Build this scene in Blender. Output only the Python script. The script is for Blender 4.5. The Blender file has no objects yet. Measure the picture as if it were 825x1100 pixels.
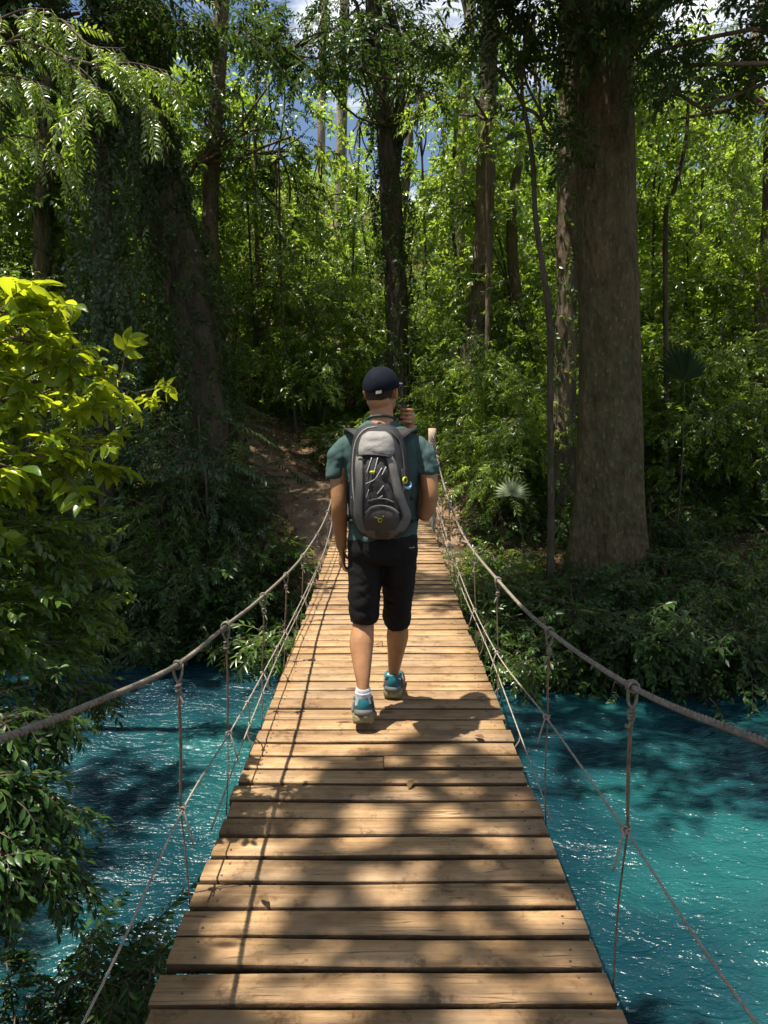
EXPOSURE = 1.17
import bpy, bmesh, math, random
import numpy as np
from mathutils import Vector, Matrix, noise

SC = bpy.context.scene
COL = SC.collection
R = math.radians
rng = np.random.default_rng(11)
random.seed(11)

# ------------------------------------------------------------------ camera model
F, CX, CY, PITCH = 794.0, 412.5, 550.0, R(7.2)
CAM = Vector((0, 0, 1.5))
SUN = Vector((-0.28, -0.09, 1.0)).normalized()      # towards the sun

def at(px, py, Y):
    dx, dy = (px - CX) / F, -(py - CY) / F
    d = Vector((dx, math.cos(PITCH) + dy * math.sin(PITCH), -math.sin(PITCH) + dy * math.cos(PITCH)))
    return CAM + d * (Y / d.y)

def sst(a, b, x):
    t = min(1.0, max(0.0, (x - a) / (b - a)))
    return t * t * (3 - 2 * t)

# ------------------------------------------------------------------ ground shape
WATER = -1.5
def y_near(x):
    return 1.0 + 2.1 * sst(-0.55, -1.2, x) - 0.5 * sst(1, 6, x) + 0.25 * math.sin(x * 0.7)
def y_far(x):
    return 9.35 - 1.0 * sst(-0.3, 1.6, x) + 0.22 * math.sin(x * 1.1 + 1) + 0.12 * math.sin(x * 2.7)
def ground_z(x, y):
    yn, yf = y_near(x), y_far(x)
    if y <= yn:
        t = yn - y
        z = WATER + 1.45 * sst(0, 2.6, t) + 0.25 * min(t, 0.3) + 0.05 * max(0, t - 2.5)
        z = min(z, -0.1 + 0.03 * max(0, t - 2.5))
    elif y < yf:
        m = min(y - yn, yf - y)
        z = WATER - 1.6 * sst(0, 1.6, m)
    else:
        t = y - yf
        lf = 1 - sst(-0.6, 1.6, x)
        zl = WATER + 1.55 * sst(-0.2, 2.1, t) + 0.10 * max(0, t - 1.2)
        zr = WATER + 0.48 * sst(-0.2, 1.8, t) + 1.05 * sst(2.2, 6.0, t) + 0.06 * max(0, t - 4)
        z = zl * lf + zr * (1 - lf)
        z += 0.75 * sst(-1.6, -4.5, x) * sst(10.5, 14.5, y)
        z += 0.9 * sst(11, 17, y) * (0.4 + 0.6 * lf)
        z += 0.30 * max(0, min(y, 60) - 17)
    if y > yf + 0.4 or y < yn - 0.4:
        z += 0.10 * noise.noise((x * 0.8, y * 0.8, 3.1)) + 0.04 * noise.noise((x * 2.6, y * 2.6, 1.7))
    return z

# ------------------------------------------------------------------ mesh helpers
def mesh_np(name, V, faces, mats, midx=None, smooth=False):
    """faces: list of int arrays (n,k)"""
    me = bpy.data.meshes.new(name)
    V = np.asarray(V, dtype=np.float32)
    me.vertices.add(len(V)); me.vertices.foreach_set('co', V.ravel())
    faces = [np.asarray(f, dtype=np.int32) for f in faces if len(f)]
    loops = np.concatenate([f.ravel() for f in faces])
    tot = np.concatenate([np.full(len(f), f.shape[1], np.int32) for f in faces])
    start = np.concatenate([[0], np.cumsum(tot)[:-1]]).astype(np.int32)
    me.loops.add(len(loops)); me.loops.foreach_set('vertex_index', loops)
    me.polygons.add(len(tot)); me.polygons.foreach_set('loop_start', start)
    if midx is not None:
        me.polygons.foreach_set('material_index', np.asarray(midx, np.int32))
    if smooth is not False:
        sm = np.ones(len(tot), bool) if smooth is True else np.asarray(smooth, bool)
        me.polygons.foreach_set('use_smooth', sm)
    for m in (mats if isinstance(mats, (list, tuple)) else [mats]):
        me.materials.append(m)
    me.update(calc_edges=True); me.validate()
    return me

def link(name, me, parent=None, loc=None, local=False):
    o = bpy.data.objects.new(name, me); COL.objects.link(o)
    if parent is not None:
        o.parent = parent
        if not local:
            # mesh is in world coordinates and the parent only translates
            o.location = -Vector(parent.location)
    if loc is not None:
        o.location = loc
    return o

def tag(o, label, cat, group=None, kind=None):
    o['label'] = label; o['category'] = cat
    if group: o['group'] = group
    if kind: o['kind'] = kind
    return o

def thing(name, label, cat, loc=(0, 0, 0), rotz=0.0, group=None):
    o = bpy.data.objects.new(name, None); COL.objects.link(o)
    o.empty_display_size = 0.1
    o.location = loc; o.rotation_euler = (0, 0, rotz)
    return tag(o, label, cat, group)

class MB:
    """collects quads/tris"""
    def __init__(s): s.V = []; s.Q = []; s.T = []; s.qm = []; s.tm = []; s.n = 0
    def add(s, V, Q=None, T=None, m=0):
        V = np.asarray(V, float).reshape(-1, 3)
        if Q is not None and len(Q):
            Q = np.asarray(Q, int) + s.n; s.Q.append(Q); s.qm += [m] * len(Q)
        if T is not None and len(T):
            T = np.asarray(T, int) + s.n; s.T.append(T); s.tm += [m] * len(T)
        s.V.append(V); s.n += len(V)
        return s
    def mesh(s, name, mats, smooth=False):
        fs = []; mi = []
        if s.Q: fs.append(np.concatenate(s.Q)); mi += s.qm
        if s.T: fs.append(np.concatenate(s.T)); mi += s.tm
        return mesh_np(name, np.concatenate(s.V), fs, mats, mi, smooth)

def catmull(P, n):
    P = np.asarray(P, float)
    if len(P) == 2:
        t = np.linspace(0, 1, n)[:, None]; return P[0] * (1 - t) + P[1] * t
    Q = np.vstack([2 * P[0] - P[1], P, 2 * P[-1] - P[-2]])
    out = []; m = len(P) - 1
    for u in np.linspace(0, m, n):
        i = min(int(u), m - 1); t = u - i
        a, b, c, d = Q[i], Q[i + 1], Q[i + 2], Q[i + 3]
        out.append(0.5 * ((2 * b) + (-a + c) * t + (2 * a - 5 * b + 4 * c - d) * t * t + (-a + 3 * b - 3 * c + d) * t ** 3))
    return np.array(out)

def frames(P):
    P = np.asarray(P, float)
    T = np.gradient(P, axis=0); T /= np.linalg.norm(T, axis=1)[:, None] + 1e-12
    up = np.array([0, 0, 1.0]) if abs(T[0][2]) < 0.9 else np.array([1.0, 0, 0])
    N = np.cross(up, T[0]); N /= np.linalg.norm(N)
    Ns = [N]
    for i in range(1, len(P)):
        n = Ns[-1] - T[i] * np.dot(Ns[-1], T[i]); n /= np.linalg.norm(n) + 1e-12
        Ns.append(n)
    Ns = np.array(Ns); B = np.cross(T, Ns)
    return T, Ns, B

def tube(P, rad, sides=8, rough=0.0, cap=True, ell=1.0):
    """P already resampled; rad scalar or array"""
    P = np.asarray(P, float); n = len(P)
    rad = np.broadcast_to(np.asarray(rad, float), (n,)) if np.ndim(rad) else np.full(n, float(rad))
    T, N, B = frames(P)
    th = np.linspace(0, 2 * np.pi, sides, endpoint=False)
    V = np.zeros((n, sides, 3))
    for i in range(n):
        rr = np.full(sides, rad[i])
        if rough:
            rr = rr * np.array([1 + rough * noise.noise((math.cos(a) * 1.3 + P[i][0] * 3.1, math.sin(a) * 1.3 + P[i][1] * 3.1, P[i][2] * 1.6)) for a in th])
        V[i] = P[i] + (np.cos(th) * rr)[:, None] * N[i] + (np.sin(th) * rr * ell)[:, None] * B[i]
    Q = []
    for i in range(n - 1):
        for j in range(sides):
            k = (j + 1) % sides
            Q.append((i * sides + j, i * sides + k, (i + 1) * sides + k, (i + 1) * sides + j))
    V = V.reshape(-1, 3); Tr = []
    if cap:
        a = len(V); V = np.vstack([V, P[0], P[-1]])
        for j in range(sides):
            k = (j + 1) % sides
            Tr.append((a, k, j)); Tr.append((a + 1, (n - 1) * sides + j, (n - 1) * sides + k))
    return V, Q, Tr

def add_tube(mb, P, rad, n=None, sides=8, rough=0.0, cap=True, m=0, ell=1.0):
    P = np.asarray(P, float)
    if n:
        if np.ndim(rad):
            rad = np.interp(np.linspace(0, 1, n), np.linspace(0, 1, len(rad)), rad)
        P = catmull(P, n)
    V, Q, T = tube(P, rad, sides, rough, cap, ell)
    mb.add(V, Q, T, m)

def box(mb, c, s, m=0, rot=None):
    x, y, z = [k / 2 for k in s]
    V = np.array([(-x, -y, -z), (x, -y, -z), (x, y, -z), (-x, y, -z), (-x, -y, z), (x, -y, z), (x, y, z), (-x, y, z)])
    if rot is not None: V = V @ np.array(rot).T
    V = V + np.array(c)
    mb.add(V, [(0, 3, 2, 1), (4, 5, 6, 7), (0, 1, 5, 4), (1, 2, 6, 5), (2, 3, 7, 6), (3, 0, 4, 7)], m=m)

# ------------------------------------------------------------------ materials
def new_mat(name):
    m = bpy.data.materials.new(name); m.use_nodes = True
    nt = m.node_tree
    for n in list(nt.nodes): nt.nodes.remove(n)
    out = nt.nodes.new('ShaderNodeOutputMaterial')
    return m, nt, out

def nd(nt, t, **kw):
    n = nt.nodes.new(t)
    for k, v in kw.items():
        if k.startswith('i_'):
            key = k[2:].replace('_', ' ')
            n.inputs[int(key) if key.isdigit() else key].default_value = v
        else: setattr(n, k, v)
    return n

def ramp(nt, src, stops, interp='LINEAR'):
    r = nt.nodes.new('ShaderNodeValToRGB'); r.color_ramp.interpolation = interp
    e = r.color_ramp.elements
    while len(e) > 1: e.remove(e[0])
    e[0].position = stops[0][0]; e[0].color = (*stops[0][1], 1) if len(stops[0][1]) == 3 else stops[0][1]
    for p, c in stops[1:]:
        k = e.new(p); k.color = (*c, 1)
    nt.links.new(src, r.inputs[0])
    return r.outputs[0]

def mixc(nt, fac, a, b, mode='MIX'):
    m = nt.nodes.new('ShaderNodeMix'); m.data_type = 'RGBA'; m.blend_type = mode
    if isinstance(fac, (int, float)): m.inputs[0].default_value = fac
    else: nt.links.new(fac, m.inputs[0])
    for s, i in ((a, 6), (b, 7)):
        if isinstance(s, tuple): m.inputs[i].default_value = (*s[:3], 1)
        else: nt.links.new(s, m.inputs[i])
    return m.outputs[2]

def simple(name, col, rough=0.6, nscale=0, namt=0.25, bump=0, bscale=None, spec=0.4, metal=0):
    m, nt, out = new_mat(name)
    b = nd(nt, 'ShaderNodeBsdfPrincipled', i_Roughness=rough, i_Metallic=metal)
    b.inputs['Specular IOR Level'].default_value = spec
    b.inputs['Base Color'].default_value = (*col, 1)
    if nscale:
        tc = nd(nt, 'ShaderNodeTexCoord')
        nz = nd(nt, 'ShaderNodeTexNoise', i_Scale=nscale, i_Detail=5.0)
        nt.links.new(tc.outputs['Object'], nz.inputs['Vector'])
        lo = tuple(c * (1 - namt) for c in col); hi = tuple(min(1, c * (1 + namt)) for c in col)
        nt.links.new(ramp(nt, nz.outputs[0], [(0.3, lo), (0.7, hi)]), b.inputs['Base Color'])
        if bump:
            n2 = nd(nt, 'ShaderNodeTexNoise', i_Scale=bscale or nscale * 4, i_Detail=4.0)
            nt.links.new(tc.outputs['Object'], n2.inputs['Vector'])
            bp = nd(nt, 'ShaderNodeBump', i_Strength=bump, i_Distance=0.01)
            nt.links.new(n2.outputs[0], bp.inputs['Height'])
            nt.links.new(bp.outputs[0], b.inputs['Normal'])
    nt.links.new(b.outputs[0], out.inputs[0])
    return m

def leaf_mat(name, dark, light, trans, tf=0.42, rough=0.38, yellow=None, spec=0.5):
    m, nt, out = new_mat(name)
    g = nd(nt, 'ShaderNodeNewGeometry')
    stops = [(0.0, dark), (0.75, light)]
    if yellow: stops += [(0.95, light), (0.97, yellow)]
    oi = nd(nt, 'ShaderNodeObjectInfo')
    ad = nd(nt, 'ShaderNodeMath', operation='MULTIPLY_ADD')
    ad.inputs[1].default_value = 0.3; nt.links.new(oi.outputs['Random'], ad.inputs[0])
    mu = nd(nt, 'ShaderNodeMath', operation='MULTIPLY'); mu.inputs[1].default_value = 0.78
    nt.links.new(g.outputs['Random Per Island'], mu.inputs[0]); nt.links.new(mu.outputs[0], ad.inputs[2])
    c = ramp(nt, ad.outputs[0], stops)
    b = nd(nt, 'ShaderNodeBsdfPrincipled', i_Roughness=rough)
    b.inputs['Specular IOR Level'].default_value = spec
    nt.links.new(c, b.inputs['Base Color'])
    t = nd(nt, 'ShaderNodeBsdfTranslucent')
    tr = ramp(nt, g.outputs['Random Per Island'], [(0, tuple(k * 0.6 for k in trans)), (1, trans)])
    nt.links.new(tr, t.inputs['Color'])
    mx = nd(nt, 'ShaderNodeMixShader', i_0=tf)
    nt.links.new(b.outputs[0], mx.inputs[1]); nt.links.new(t.outputs[0], mx.inputs[2])
    nt.links.new(mx.outputs[0], out.inputs[0])
    return m

def bark_mat(name, c1, c2, moss=None, scale=6.0, bump=0.6, stretch=0.25):
    m, nt, out = new_mat(name)
    tc = nd(nt, 'ShaderNodeTexCoord'); mp = nd(nt, 'ShaderNodeMapping')
    mp.inputs['Scale'].default_value = (1, 1, stretch)
    nt.links.new(tc.outputs['Object'], mp.inputs['Vector'])
    n1 = nd(nt, 'ShaderNodeTexNoise', i_Scale=scale, i_Detail=8.0, i_Roughness=0.65)
    nt.links.new(mp.outputs[0], n1.inputs['Vector'])
    c = ramp(nt, n1.outputs[0], [(0.32, c1), (0.62, c2)])
    n2 = nd(nt, 'ShaderNodeTexNoise', i_Scale=1.7, i_Detail=6.0, i_Roughness=0.7)
    nt.links.new(tc.outputs['Object'], n2.inputs['Vector'])
    if moss:
        f = ramp(nt, n2.outputs[0], [(0.5, (0, 0, 0)), (0.64, (1, 1, 1))])
        c = mixc(nt, f, c, moss)
    n3 = nd(nt, 'ShaderNodeTexNoise', i_Scale=scale * 5, i_Detail=4.0)
    nt.links.new(mp.outputs[0], n3.inputs['Vector'])
    spot = ramp(nt, n3.outputs[0], [(0.6, (0, 0, 0)), (0.72, (1, 1, 1))])
    c = mixc(nt, spot, c, tuple(min(1, k * 1.7) for k in c2))
    vo = nd(nt, 'ShaderNodeTexVoronoi', i_Scale=scale * 2.2)
    nt.links.new(mp.outputs[0], vo.inputs['Vector'])
    ad = nd(nt, 'ShaderNodeMath', operation='ADD')
    nt.links.new(n1.outputs[0], ad.inputs[0]); nt.links.new(vo.outputs['Distance'], ad.inputs[1])
    b = nd(nt, 'ShaderNodeBsdfPrincipled', i_Roughness=0.88)
    b.inputs['Specular IOR Level'].default_value = 0.2
    bp = nd(nt, 'ShaderNodeBump', i_Strength=bump, i_Distance=0.07)
    nt.links.new(ad.outputs[0], bp.inputs['Height']); nt.links.new(bp.outputs[0], b.inputs['Normal'])
    nt.links.new(c, b.inputs['Base Color']); nt.links.new(b.outputs[0], out.inputs[0])
    return m

M = {}
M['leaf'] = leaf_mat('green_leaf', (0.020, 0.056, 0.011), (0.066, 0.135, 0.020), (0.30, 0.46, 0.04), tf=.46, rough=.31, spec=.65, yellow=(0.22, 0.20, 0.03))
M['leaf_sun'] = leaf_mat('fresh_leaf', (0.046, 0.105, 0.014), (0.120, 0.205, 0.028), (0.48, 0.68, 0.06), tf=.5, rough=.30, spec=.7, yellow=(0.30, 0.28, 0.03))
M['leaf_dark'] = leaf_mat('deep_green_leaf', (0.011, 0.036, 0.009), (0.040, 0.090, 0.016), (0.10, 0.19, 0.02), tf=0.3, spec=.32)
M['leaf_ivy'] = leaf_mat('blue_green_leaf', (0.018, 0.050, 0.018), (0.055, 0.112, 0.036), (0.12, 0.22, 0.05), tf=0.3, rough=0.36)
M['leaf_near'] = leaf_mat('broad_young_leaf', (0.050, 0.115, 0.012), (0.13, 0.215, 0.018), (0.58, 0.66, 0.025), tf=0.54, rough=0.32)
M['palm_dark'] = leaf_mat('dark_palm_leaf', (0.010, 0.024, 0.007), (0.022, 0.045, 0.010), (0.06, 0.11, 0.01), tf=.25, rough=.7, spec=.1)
M['twig'] = simple('twig_bark', (0.09, 0.065, 0.04), 0.8, 20, 0.4)
M['bark_giant'] = bark_mat('giant_bark', (0.054, 0.041, 0.019), (0.135, 0.106, 0.055), moss=(0.085, 0.088, 0.040), scale=7, bump=1.0, stretch=0.42)
M['bark_dark'] = bark_mat('dark_bark', (0.035, 0.028, 0.020), (0.10, 0.080, 0.056), moss=(0.045, 0.06, 0.02))
M['bark_pale'] = bark_mat('pale_bark', (0.13, 0.105, 0.078), (0.29, 0.245, 0.19), scale=4, bump=0.4)
M['bark_mid'] = bark_mat('brown_bark', (0.065, 0.048, 0.032), (0.17, 0.128, 0.088), moss=(0.10, 0.11, 0.05))
# ------------------------------------------------------------------ leaves and sprays
def leaf_geo(kind, w=0.36):
    if kind == 'far':
        V = np.array([(0, 0, 0), (.45, w / 2, .07), (.45, -w / 2, .07), (1, 0, -.10)])
        T = [(0, 3, 1), (0, 2, 3)]
    elif kind == 'mid':
        V = np.array([(0, 0, 0), (.40, w / 2, .05), (.40, -w / 2, .05), (1, 0, -.14), (.45, 0, -.02)])
        T = [(0, 4, 1), (4, 3, 1), (0, 2, 4), (4, 2, 3)]
    else:
        xs = [0, .10, .25, .42, .60, .78, .90, 1.0]
        ws = [.02, .20, .40, .50, .46, .28, .12, .0]
        V = []; T = []
        for x, q in zip(xs, ws):
            zc = 0.06 * math.sin(x * 2.2) - 0.20 * x * x
            wav = 0.015 * math.sin(x * 23)
            V += [(x, q * w, zc + q * w * .35 + wav), (x, 0, zc), (x, -q * w, zc + q * w * .35 - wav)]
        for i in range(len(xs) - 1):
            for j in range(2):
                a = i * 3 + j
                T += [(a, a + 1, a + 4), (a, a + 4, a + 3)]
        V = np.array(V)
    return np.asarray(V, float), np.asarray(T)

def rotm(az, pit, roll):
    ca, sa = np.cos(az), np.sin(az); cp, sp = np.cos(pit), np.sin(pit); cr, sr = np.cos(roll), np.sin(roll)
    o, z = np.ones_like(ca), np.zeros_like(ca)
    Rz = np.stack([np.stack([ca, -sa, z], -1), np.stack([sa, ca, z], -1), np.stack([z, z, o], -1)], -2)
    Ry = np.stack([np.stack([cp, z, -sp], -1), np.stack([z, o, z], -1), np.stack([sp, z, cp], -1)], -2)
    Rx = np.stack([np.stack([o, z, z], -1), np.stack([z, cr, -sr], -1), np.stack([z, sr, cr], -1)], -2)
    return Rz @ Ry @ Rx

def spray(n, L, ll, w=0.36, droop=0.25, ang=1.0, kind='mid', pinnate=False, jit=0.35, twig=0.006, bunch=0.0):
    LV, LT = leaf_geo(kind, w)
    V = []; T = []; Mi = []; off = 0
    tp = lambda t: np.array([L * t, 0.03 * L * math.sin(5 * t), -droop * L * t * t])
    ts = np.linspace(0, 1, 5)
    TV, TQ, TT = tube(np.array([tp(t) for t in ts]), np.linspace(twig, twig * .35, 5), 3, cap=False)
    V.append(TV); off = len(TV)
    for q in TQ:
        T += [(q[0], q[1], q[2]), (q[0], q[2], q[3])]
    Mi += [1] * (2 * len(TQ))
    for i in range(n):
        t = 0.12 + 0.88 * (i + 1) / n
        if bunch: t = 1 - (1 - t) * (1 - bunch)
        side = 1 if i % 2 else -1
        if i == n - 1: side, a = 1, rng.normal(0, .1)
        else: a = ang * (1 - .25 * t) + rng.normal(0, jit * .5)
        if bunch: a = rng.uniform(0.1, 2.3)
        if pinnate: t = 0.1 + 0.9 * (i // 2 + 1) / (n / 2)
        s = ll * (1 - .35 * abs(t - .55)) * rng.uniform(.8, 1.15)
        Rm = rotm(np.array(side * a), np.array(-.22 - droop * t * .8 + rng.normal(0, jit)), np.array(rng.normal(0, jit * 1.1)))
        V.append((LV * s) @ Rm.T + tp(min(t, 1)))
        T += [tuple(f) for f in (LT + off)]; off += len(LV)
        Mi += [0] * len(LT)
    return np.concatenate(V), np.asarray(T), np.asarray(Mi)

def spray_set(k, **kw): return [spray(**kw) for _ in range(k)]

def place(sprays, pos, az, pit, roll, sc):
    """bake sprays into arrays"""
    N = len(pos); which = rng.integers(0, len(sprays), N)
    Vs = []; Ts = []; Ms = []; off = 0
    for k, (V, T, Mi) in enumerate(sprays):
        ix = np.where(which == k)[0]
        if not len(ix): continue
        Rm = rotm(az[ix], pit[ix], roll[ix]) * sc[ix][:, None, None]
        W = np.einsum('nij,vj->nvi', Rm, V) + pos[ix][:, None, :]
        Vs.append(W.reshape(-1, 3))
        Ts.append((T[None] + (np.arange(len(ix)) * len(V))[:, None, None] + off).reshape(-1, 3))
        Ms.append(np.tile(Mi, len(ix))); off += len(ix) * len(V)
    return np.concatenate(Vs), np.concatenate(Ts), np.concatenate(Ms)

def leaves_mesh(name, arrs, lm, sm=None):
    V = []; T = []; Mi = []; off = 0
    for a in arrs:
        V.append(a[0]); T.append(a[1] + off); Mi.append(a[2]); off += len(a[0])
    return mesh_np(name, np.concatenate(V), [np.concatenate(T)], [lm, sm or M['twig']], np.concatenate(Mi))

def clump_foliage(cl, sprays, per, scale=(.8, 1.2), droop=-.25, flat=.55, center=None):
    """cl: (K,4) clump centres and radii"""
    cl = np.asarray(cl, float); K = len(cl)
    idx = np.repeat(np.arange(K), per)
    N = len(idx)
    d = rng.normal(size=(N, 3)); d /= np.linalg.norm(d, axis=1)[:, None]
    r = rng.random(N) ** .5
    off = d * (r * cl[idx, 3])[:, None] * np.array([1, 1, flat])
    pos = cl[idx, :3] + off
    if center is None: az = np.arctan2(off[:, 1], off[:, 0]) + rng.normal(0, .5, N)
    else:
        v = pos - np.asarray(center); az = np.arctan2(v[:, 1], v[:, 0]) + rng.normal(0, .8, N)
    pit = rng.normal(droop, .3, N) + .35 * d[:, 2]
    roll = rng.normal(0, .35, N)
    sc = rng.uniform(*scale, N)
    # start the spray a little inside the clump so the twig hides
    return place(sprays, pos, az, pit, roll, sc)

def ell_clumps(c, r, k, cr=.28, shell=.45):
    d = rng.normal(size=(k, 3)); d /= np.linalg.norm(d, axis=1)[:, None]
    q = rng.random(k) ** shell
    P = np.asarray(c) + d * q[:, None] * np.asarray(r)
    return np.column_stack([P, np.mean(r) * cr * rng.uniform(.7, 1.3, k)])

def limb(mb, a, b, r0, r1, sag=.0, n=8, sides=6, bend=.12, m=0):
    a = np.asarray(a, float); b = np.asarray(b, float); L = np.linalg.norm(b - a)
    mid1 = a * .66 + b * .34 + rng.normal(0, bend * L * .5, 3) + np.array([0, 0, sag * L])
    mid2 = a * .33 + b * .67 + rng.normal(0, bend * L * .5, 3) + np.array([0, 0, sag * L])
    add_tube(mb, [a, mid1, mid2, b], [r0, (2 * r0 + r1) / 3, (r0 + 2 * r1) / 3, r1], n=n, sides=sides, m=m)
    return catmull([a, mid1, mid2, b], 8)

S = {}
S['mid'] = spray_set(8, n=14, L=.50, ll=.115, w=.42, droop=.22, kind='mid')
S['long'] = spray_set(8, n=13, L=.52, ll=.15, w=.27, droop=.35, kind='mid', ang=.85)
S['small'] = spray_set(8, n=15, L=.36, ll=.075, w=.46, droop=.2, kind='mid')
S['far'] = spray_set(8, n=17, L=.70, ll=.165, w=.50, droop=.2, kind='far', jit=.45)
S['pin'] = spray_set(6, n=20, L=.42, ll=.085, w=.30, droop=.3, kind='mid', ang=1.15, pinnate=True, jit=.16)
S['ivy'] = spray_set(6, n=9, L=.30, ll=.11, w=.55, droop=.9, kind='mid', jit=.4)
S['herb'] = spray_set(8, n=9, L=.26, ll=.10, w=.42, droop=-.1, kind='mid', jit=.4)
S['big'] = spray_set(8, n=9, L=.24, ll=.125, w=.42, droop=.10, kind='nice', jit=.30, twig=.005, bunch=.45)
S['big2'] = spray_set(8, n=12, L=.28, ll=.078, w=.40, droop=.3, kind='nice', jit=.33, twig=.005)
S['hang'] = spray_set(8, n=9, L=.20, ll=.085, w=.32, droop=.55, kind='nice', jit=.28, twig=.005)

# ------------------------------------------------------------------ plant builders
def trunk_mesh(name, P, rad, mat, n=26, sides=14, rough=.22, limbs=()):
    mb = MB(); add_tube(mb, P, rad, n=n, sides=sides, rough=rough)
    for l in limbs: limb(mb, *l)
    return mb.mesh(name, [mat], smooth=True)

def tree_at(name, label, cat, P, rad, bark, crown=None, group=None, limbs=(), sides=14, rough=.22, ivy=None, n=28):
    """P: world points from base to top. crown: list of arrays (world)"""
    P = [Vector(p) for p in P]
    base = P[0]
    t = thing(name, label, cat, base, group=group)
    me = trunk_mesh('trunk', P, rad, bark, n=n, sides=sides, rough=rough, limbs=limbs)
    link('trunk', me, t)
    if crown:
        lm, arrs = crown
        link('crown', leaves_mesh('crown', arrs, lm), t)
    if ivy:
        lm, arrs = ivy
        link('ivy', leaves_mesh('ivy', arrs, lm), t)
    return t

def ivy_on(P, rad, count, sprays, spread=1.0, t0=0, t1=1, pit=-1.0, sc=(.6, 1.1)):
    C = catmull([tuple(p) for p in P], 60)
    rr = np.interp(np.linspace(0, 1, 60), np.linspace(0, 1, len(rad)), rad)
    i = (rng.uniform(t0, t1, count) * 59).astype(int)
    a = rng.uniform(0, 2 * np.pi, count)
    k = rr[i] * rng.uniform(.9, 1.0 + spread, count)
    pos = C[i] + np.column_stack([np.cos(a) * k, np.sin(a) * k, rng.uniform(-.1, .1, count)])
    return place(sprays, pos, a + rng.normal(0, .5, count), rng.normal(pit, .35, count), rng.normal(0, .4, count), rng.uniform(*sc, count))

def proto_understory(seed, H, spread, sprays, lm, bark, nlimb=9, per=14, r=.032, low=.25):
    """meshes around the origin"""
    global rng
    keep = rng; rng = np.random.default_rng(seed)
    mb = MB()
    top = np.array([rng.normal(0, .12 * H), rng.normal(0, .12 * H), H * .9])
    P = [np.zeros(3) - [0, 0, .25], np.array([rng.normal(0, .05 * H), rng.normal(0, .05 * H), H * .4]), top]
    add_tube(mb, P, [r, r * .75, r * .3], n=16, sides=8, rough=.15)
    C = catmull(P, 30); cl = []
    for i in range(nlimb):
        t = rng.uniform(low, .97); a = C[int(t * 29)]
        az = rng.uniform(0, 6.283); l = spread * rng.uniform(.55, 1.1) * (1.15 - .55 * t)
        b = a + np.array([math.cos(az) * l, math.sin(az) * l, l * rng.uniform(.05, .55)])
        pts = limb(mb, a, b, r * .45, r * .1, sides=5)
        for q in (.45, .72, 1.0):
            c = pts[int(q * 7)] + rng.normal(0, .08 * spread, 3)
            cl.append((*c, spread * .24 * rng.uniform(.6, 1.3)))
    for k in range(3): cl.append((*(top + rng.normal(0, .12 * spread, 3)), spread * .3))
    tm = mb.mesh('trunk', [bark], smooth=True)
    cm = leaves_mesh('crown', [clump_foliage(cl, sprays, per, center=(0, 0, H * .5))], lm)
    rng = keep
    return tm, cm

def proto_shrub(seed, H, spread, sprays, lm, n=130, stems=7):
    global rng
    keep = rng; rng = np.random.default_rng(seed)
    mb = MB(); cl = []
    for i in range(stems):
        az = rng.uniform(0, 6.283); l = spread * rng.uniform(.3, 1)
        b = np.array([math.cos(az) * l, math.sin(az) * l, H * rng.uniform(.5, 1.0)])
        pts = limb(mb, (rng.normal(0, .05), rng.normal(0, .05), -.15), b, .016, .005, sag=.1, sides=5)
        for q in (.35, .6, .8, 1.0):
            cl.append((*pts[int(q * 7)], spread * .33))
    for i in range(stems):
        az = rng.uniform(0, 6.283); l = spread * rng.uniform(.3, .9)
        cl.append((math.cos(az) * l, math.sin(az) * l, H * rng.uniform(.08, .4), spread * .35))
    tm = mb.mesh('stem', [M['twig']], smooth=True)
    cm = leaves_mesh('foliage', [clump_foliage(cl, sprays, max(2, n // len(cl)), center=(0, 0, 0), droop=-.1)], lm)
    rng = keep
    return tm, cm

def put(name, label, cat, meshes, names, loc, rotz, sc, group):
    t = thing(name, label, cat, loc, rotz, group); t.scale = sc if not np.isscalar(sc) else (sc,) * 3
    for me, n in zip(meshes, names):
        link(n, me, t, local=True)
    return t
# ------------------------------------------------------------------ camera, world, sun
cam = bpy.data.cameras.new('camera'); co = bpy.data.objects.new('camera', cam); COL.objects.link(co)
cam.sensor_fit = 'VERTICAL'; cam.sensor_height = 36.0; cam.lens = 36.0 * F / 1100.0
cam.clip_start = 0.05; cam.clip_end = 2000
co.location = CAM; co.rotation_euler = (R(90) - PITCH, 0, 0)
SC.camera = co

w = bpy.data.worlds.new('World'); SC.world = w; w.use_nodes = True
nt = w.node_tree
for n in list(nt.nodes): nt.nodes.remove(n)
wo = nt.nodes.new('ShaderNodeOutputWorld'); bg = nt.nodes.new('ShaderNodeBackground')
sky = nt.nodes.new('ShaderNodeTexSky'); sky.sky_type = 'NISHITA'; sky.sun_disc = False
sky.sun_elevation = math.asin(SUN.z); sky.sun_rotation = math.atan2(SUN.x, SUN.y)
sky.air_density = 1.0; sky.dust_density = 0.6; sky.ozone_density = 2.0
tc = nt.nodes.new('ShaderNodeTexCoord')
cn = nd(nt, 'ShaderNodeTexNoise', i_Scale=3.2, i_Detail=9.0, i_Roughness=0.62)
mp = nd(nt, 'ShaderNodeMapping'); mp.inputs['Scale'].default_value = (1, 1, 2.2); mp.inputs['Location'].default_value = (0.35, 0, .1)
nt.links.new(tc.outputs['Generated'], mp.inputs['Vector']); nt.links.new(mp.outputs[0], cn.inputs['Vector'])
cf = ramp(nt, cn.outputs[0], [(0.49, (0, 0, 0)), (0.64, (1, 1, 1))])
skc = mixc(nt, cf, sky.outputs[0], (12.0, 12.2, 12.6))
nt.links.new(skc, bg.inputs['Color']); bg.inputs['Strength'].default_value = 0.058
nt.links.new(bg.outputs[0], wo.inputs[0])

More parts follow.
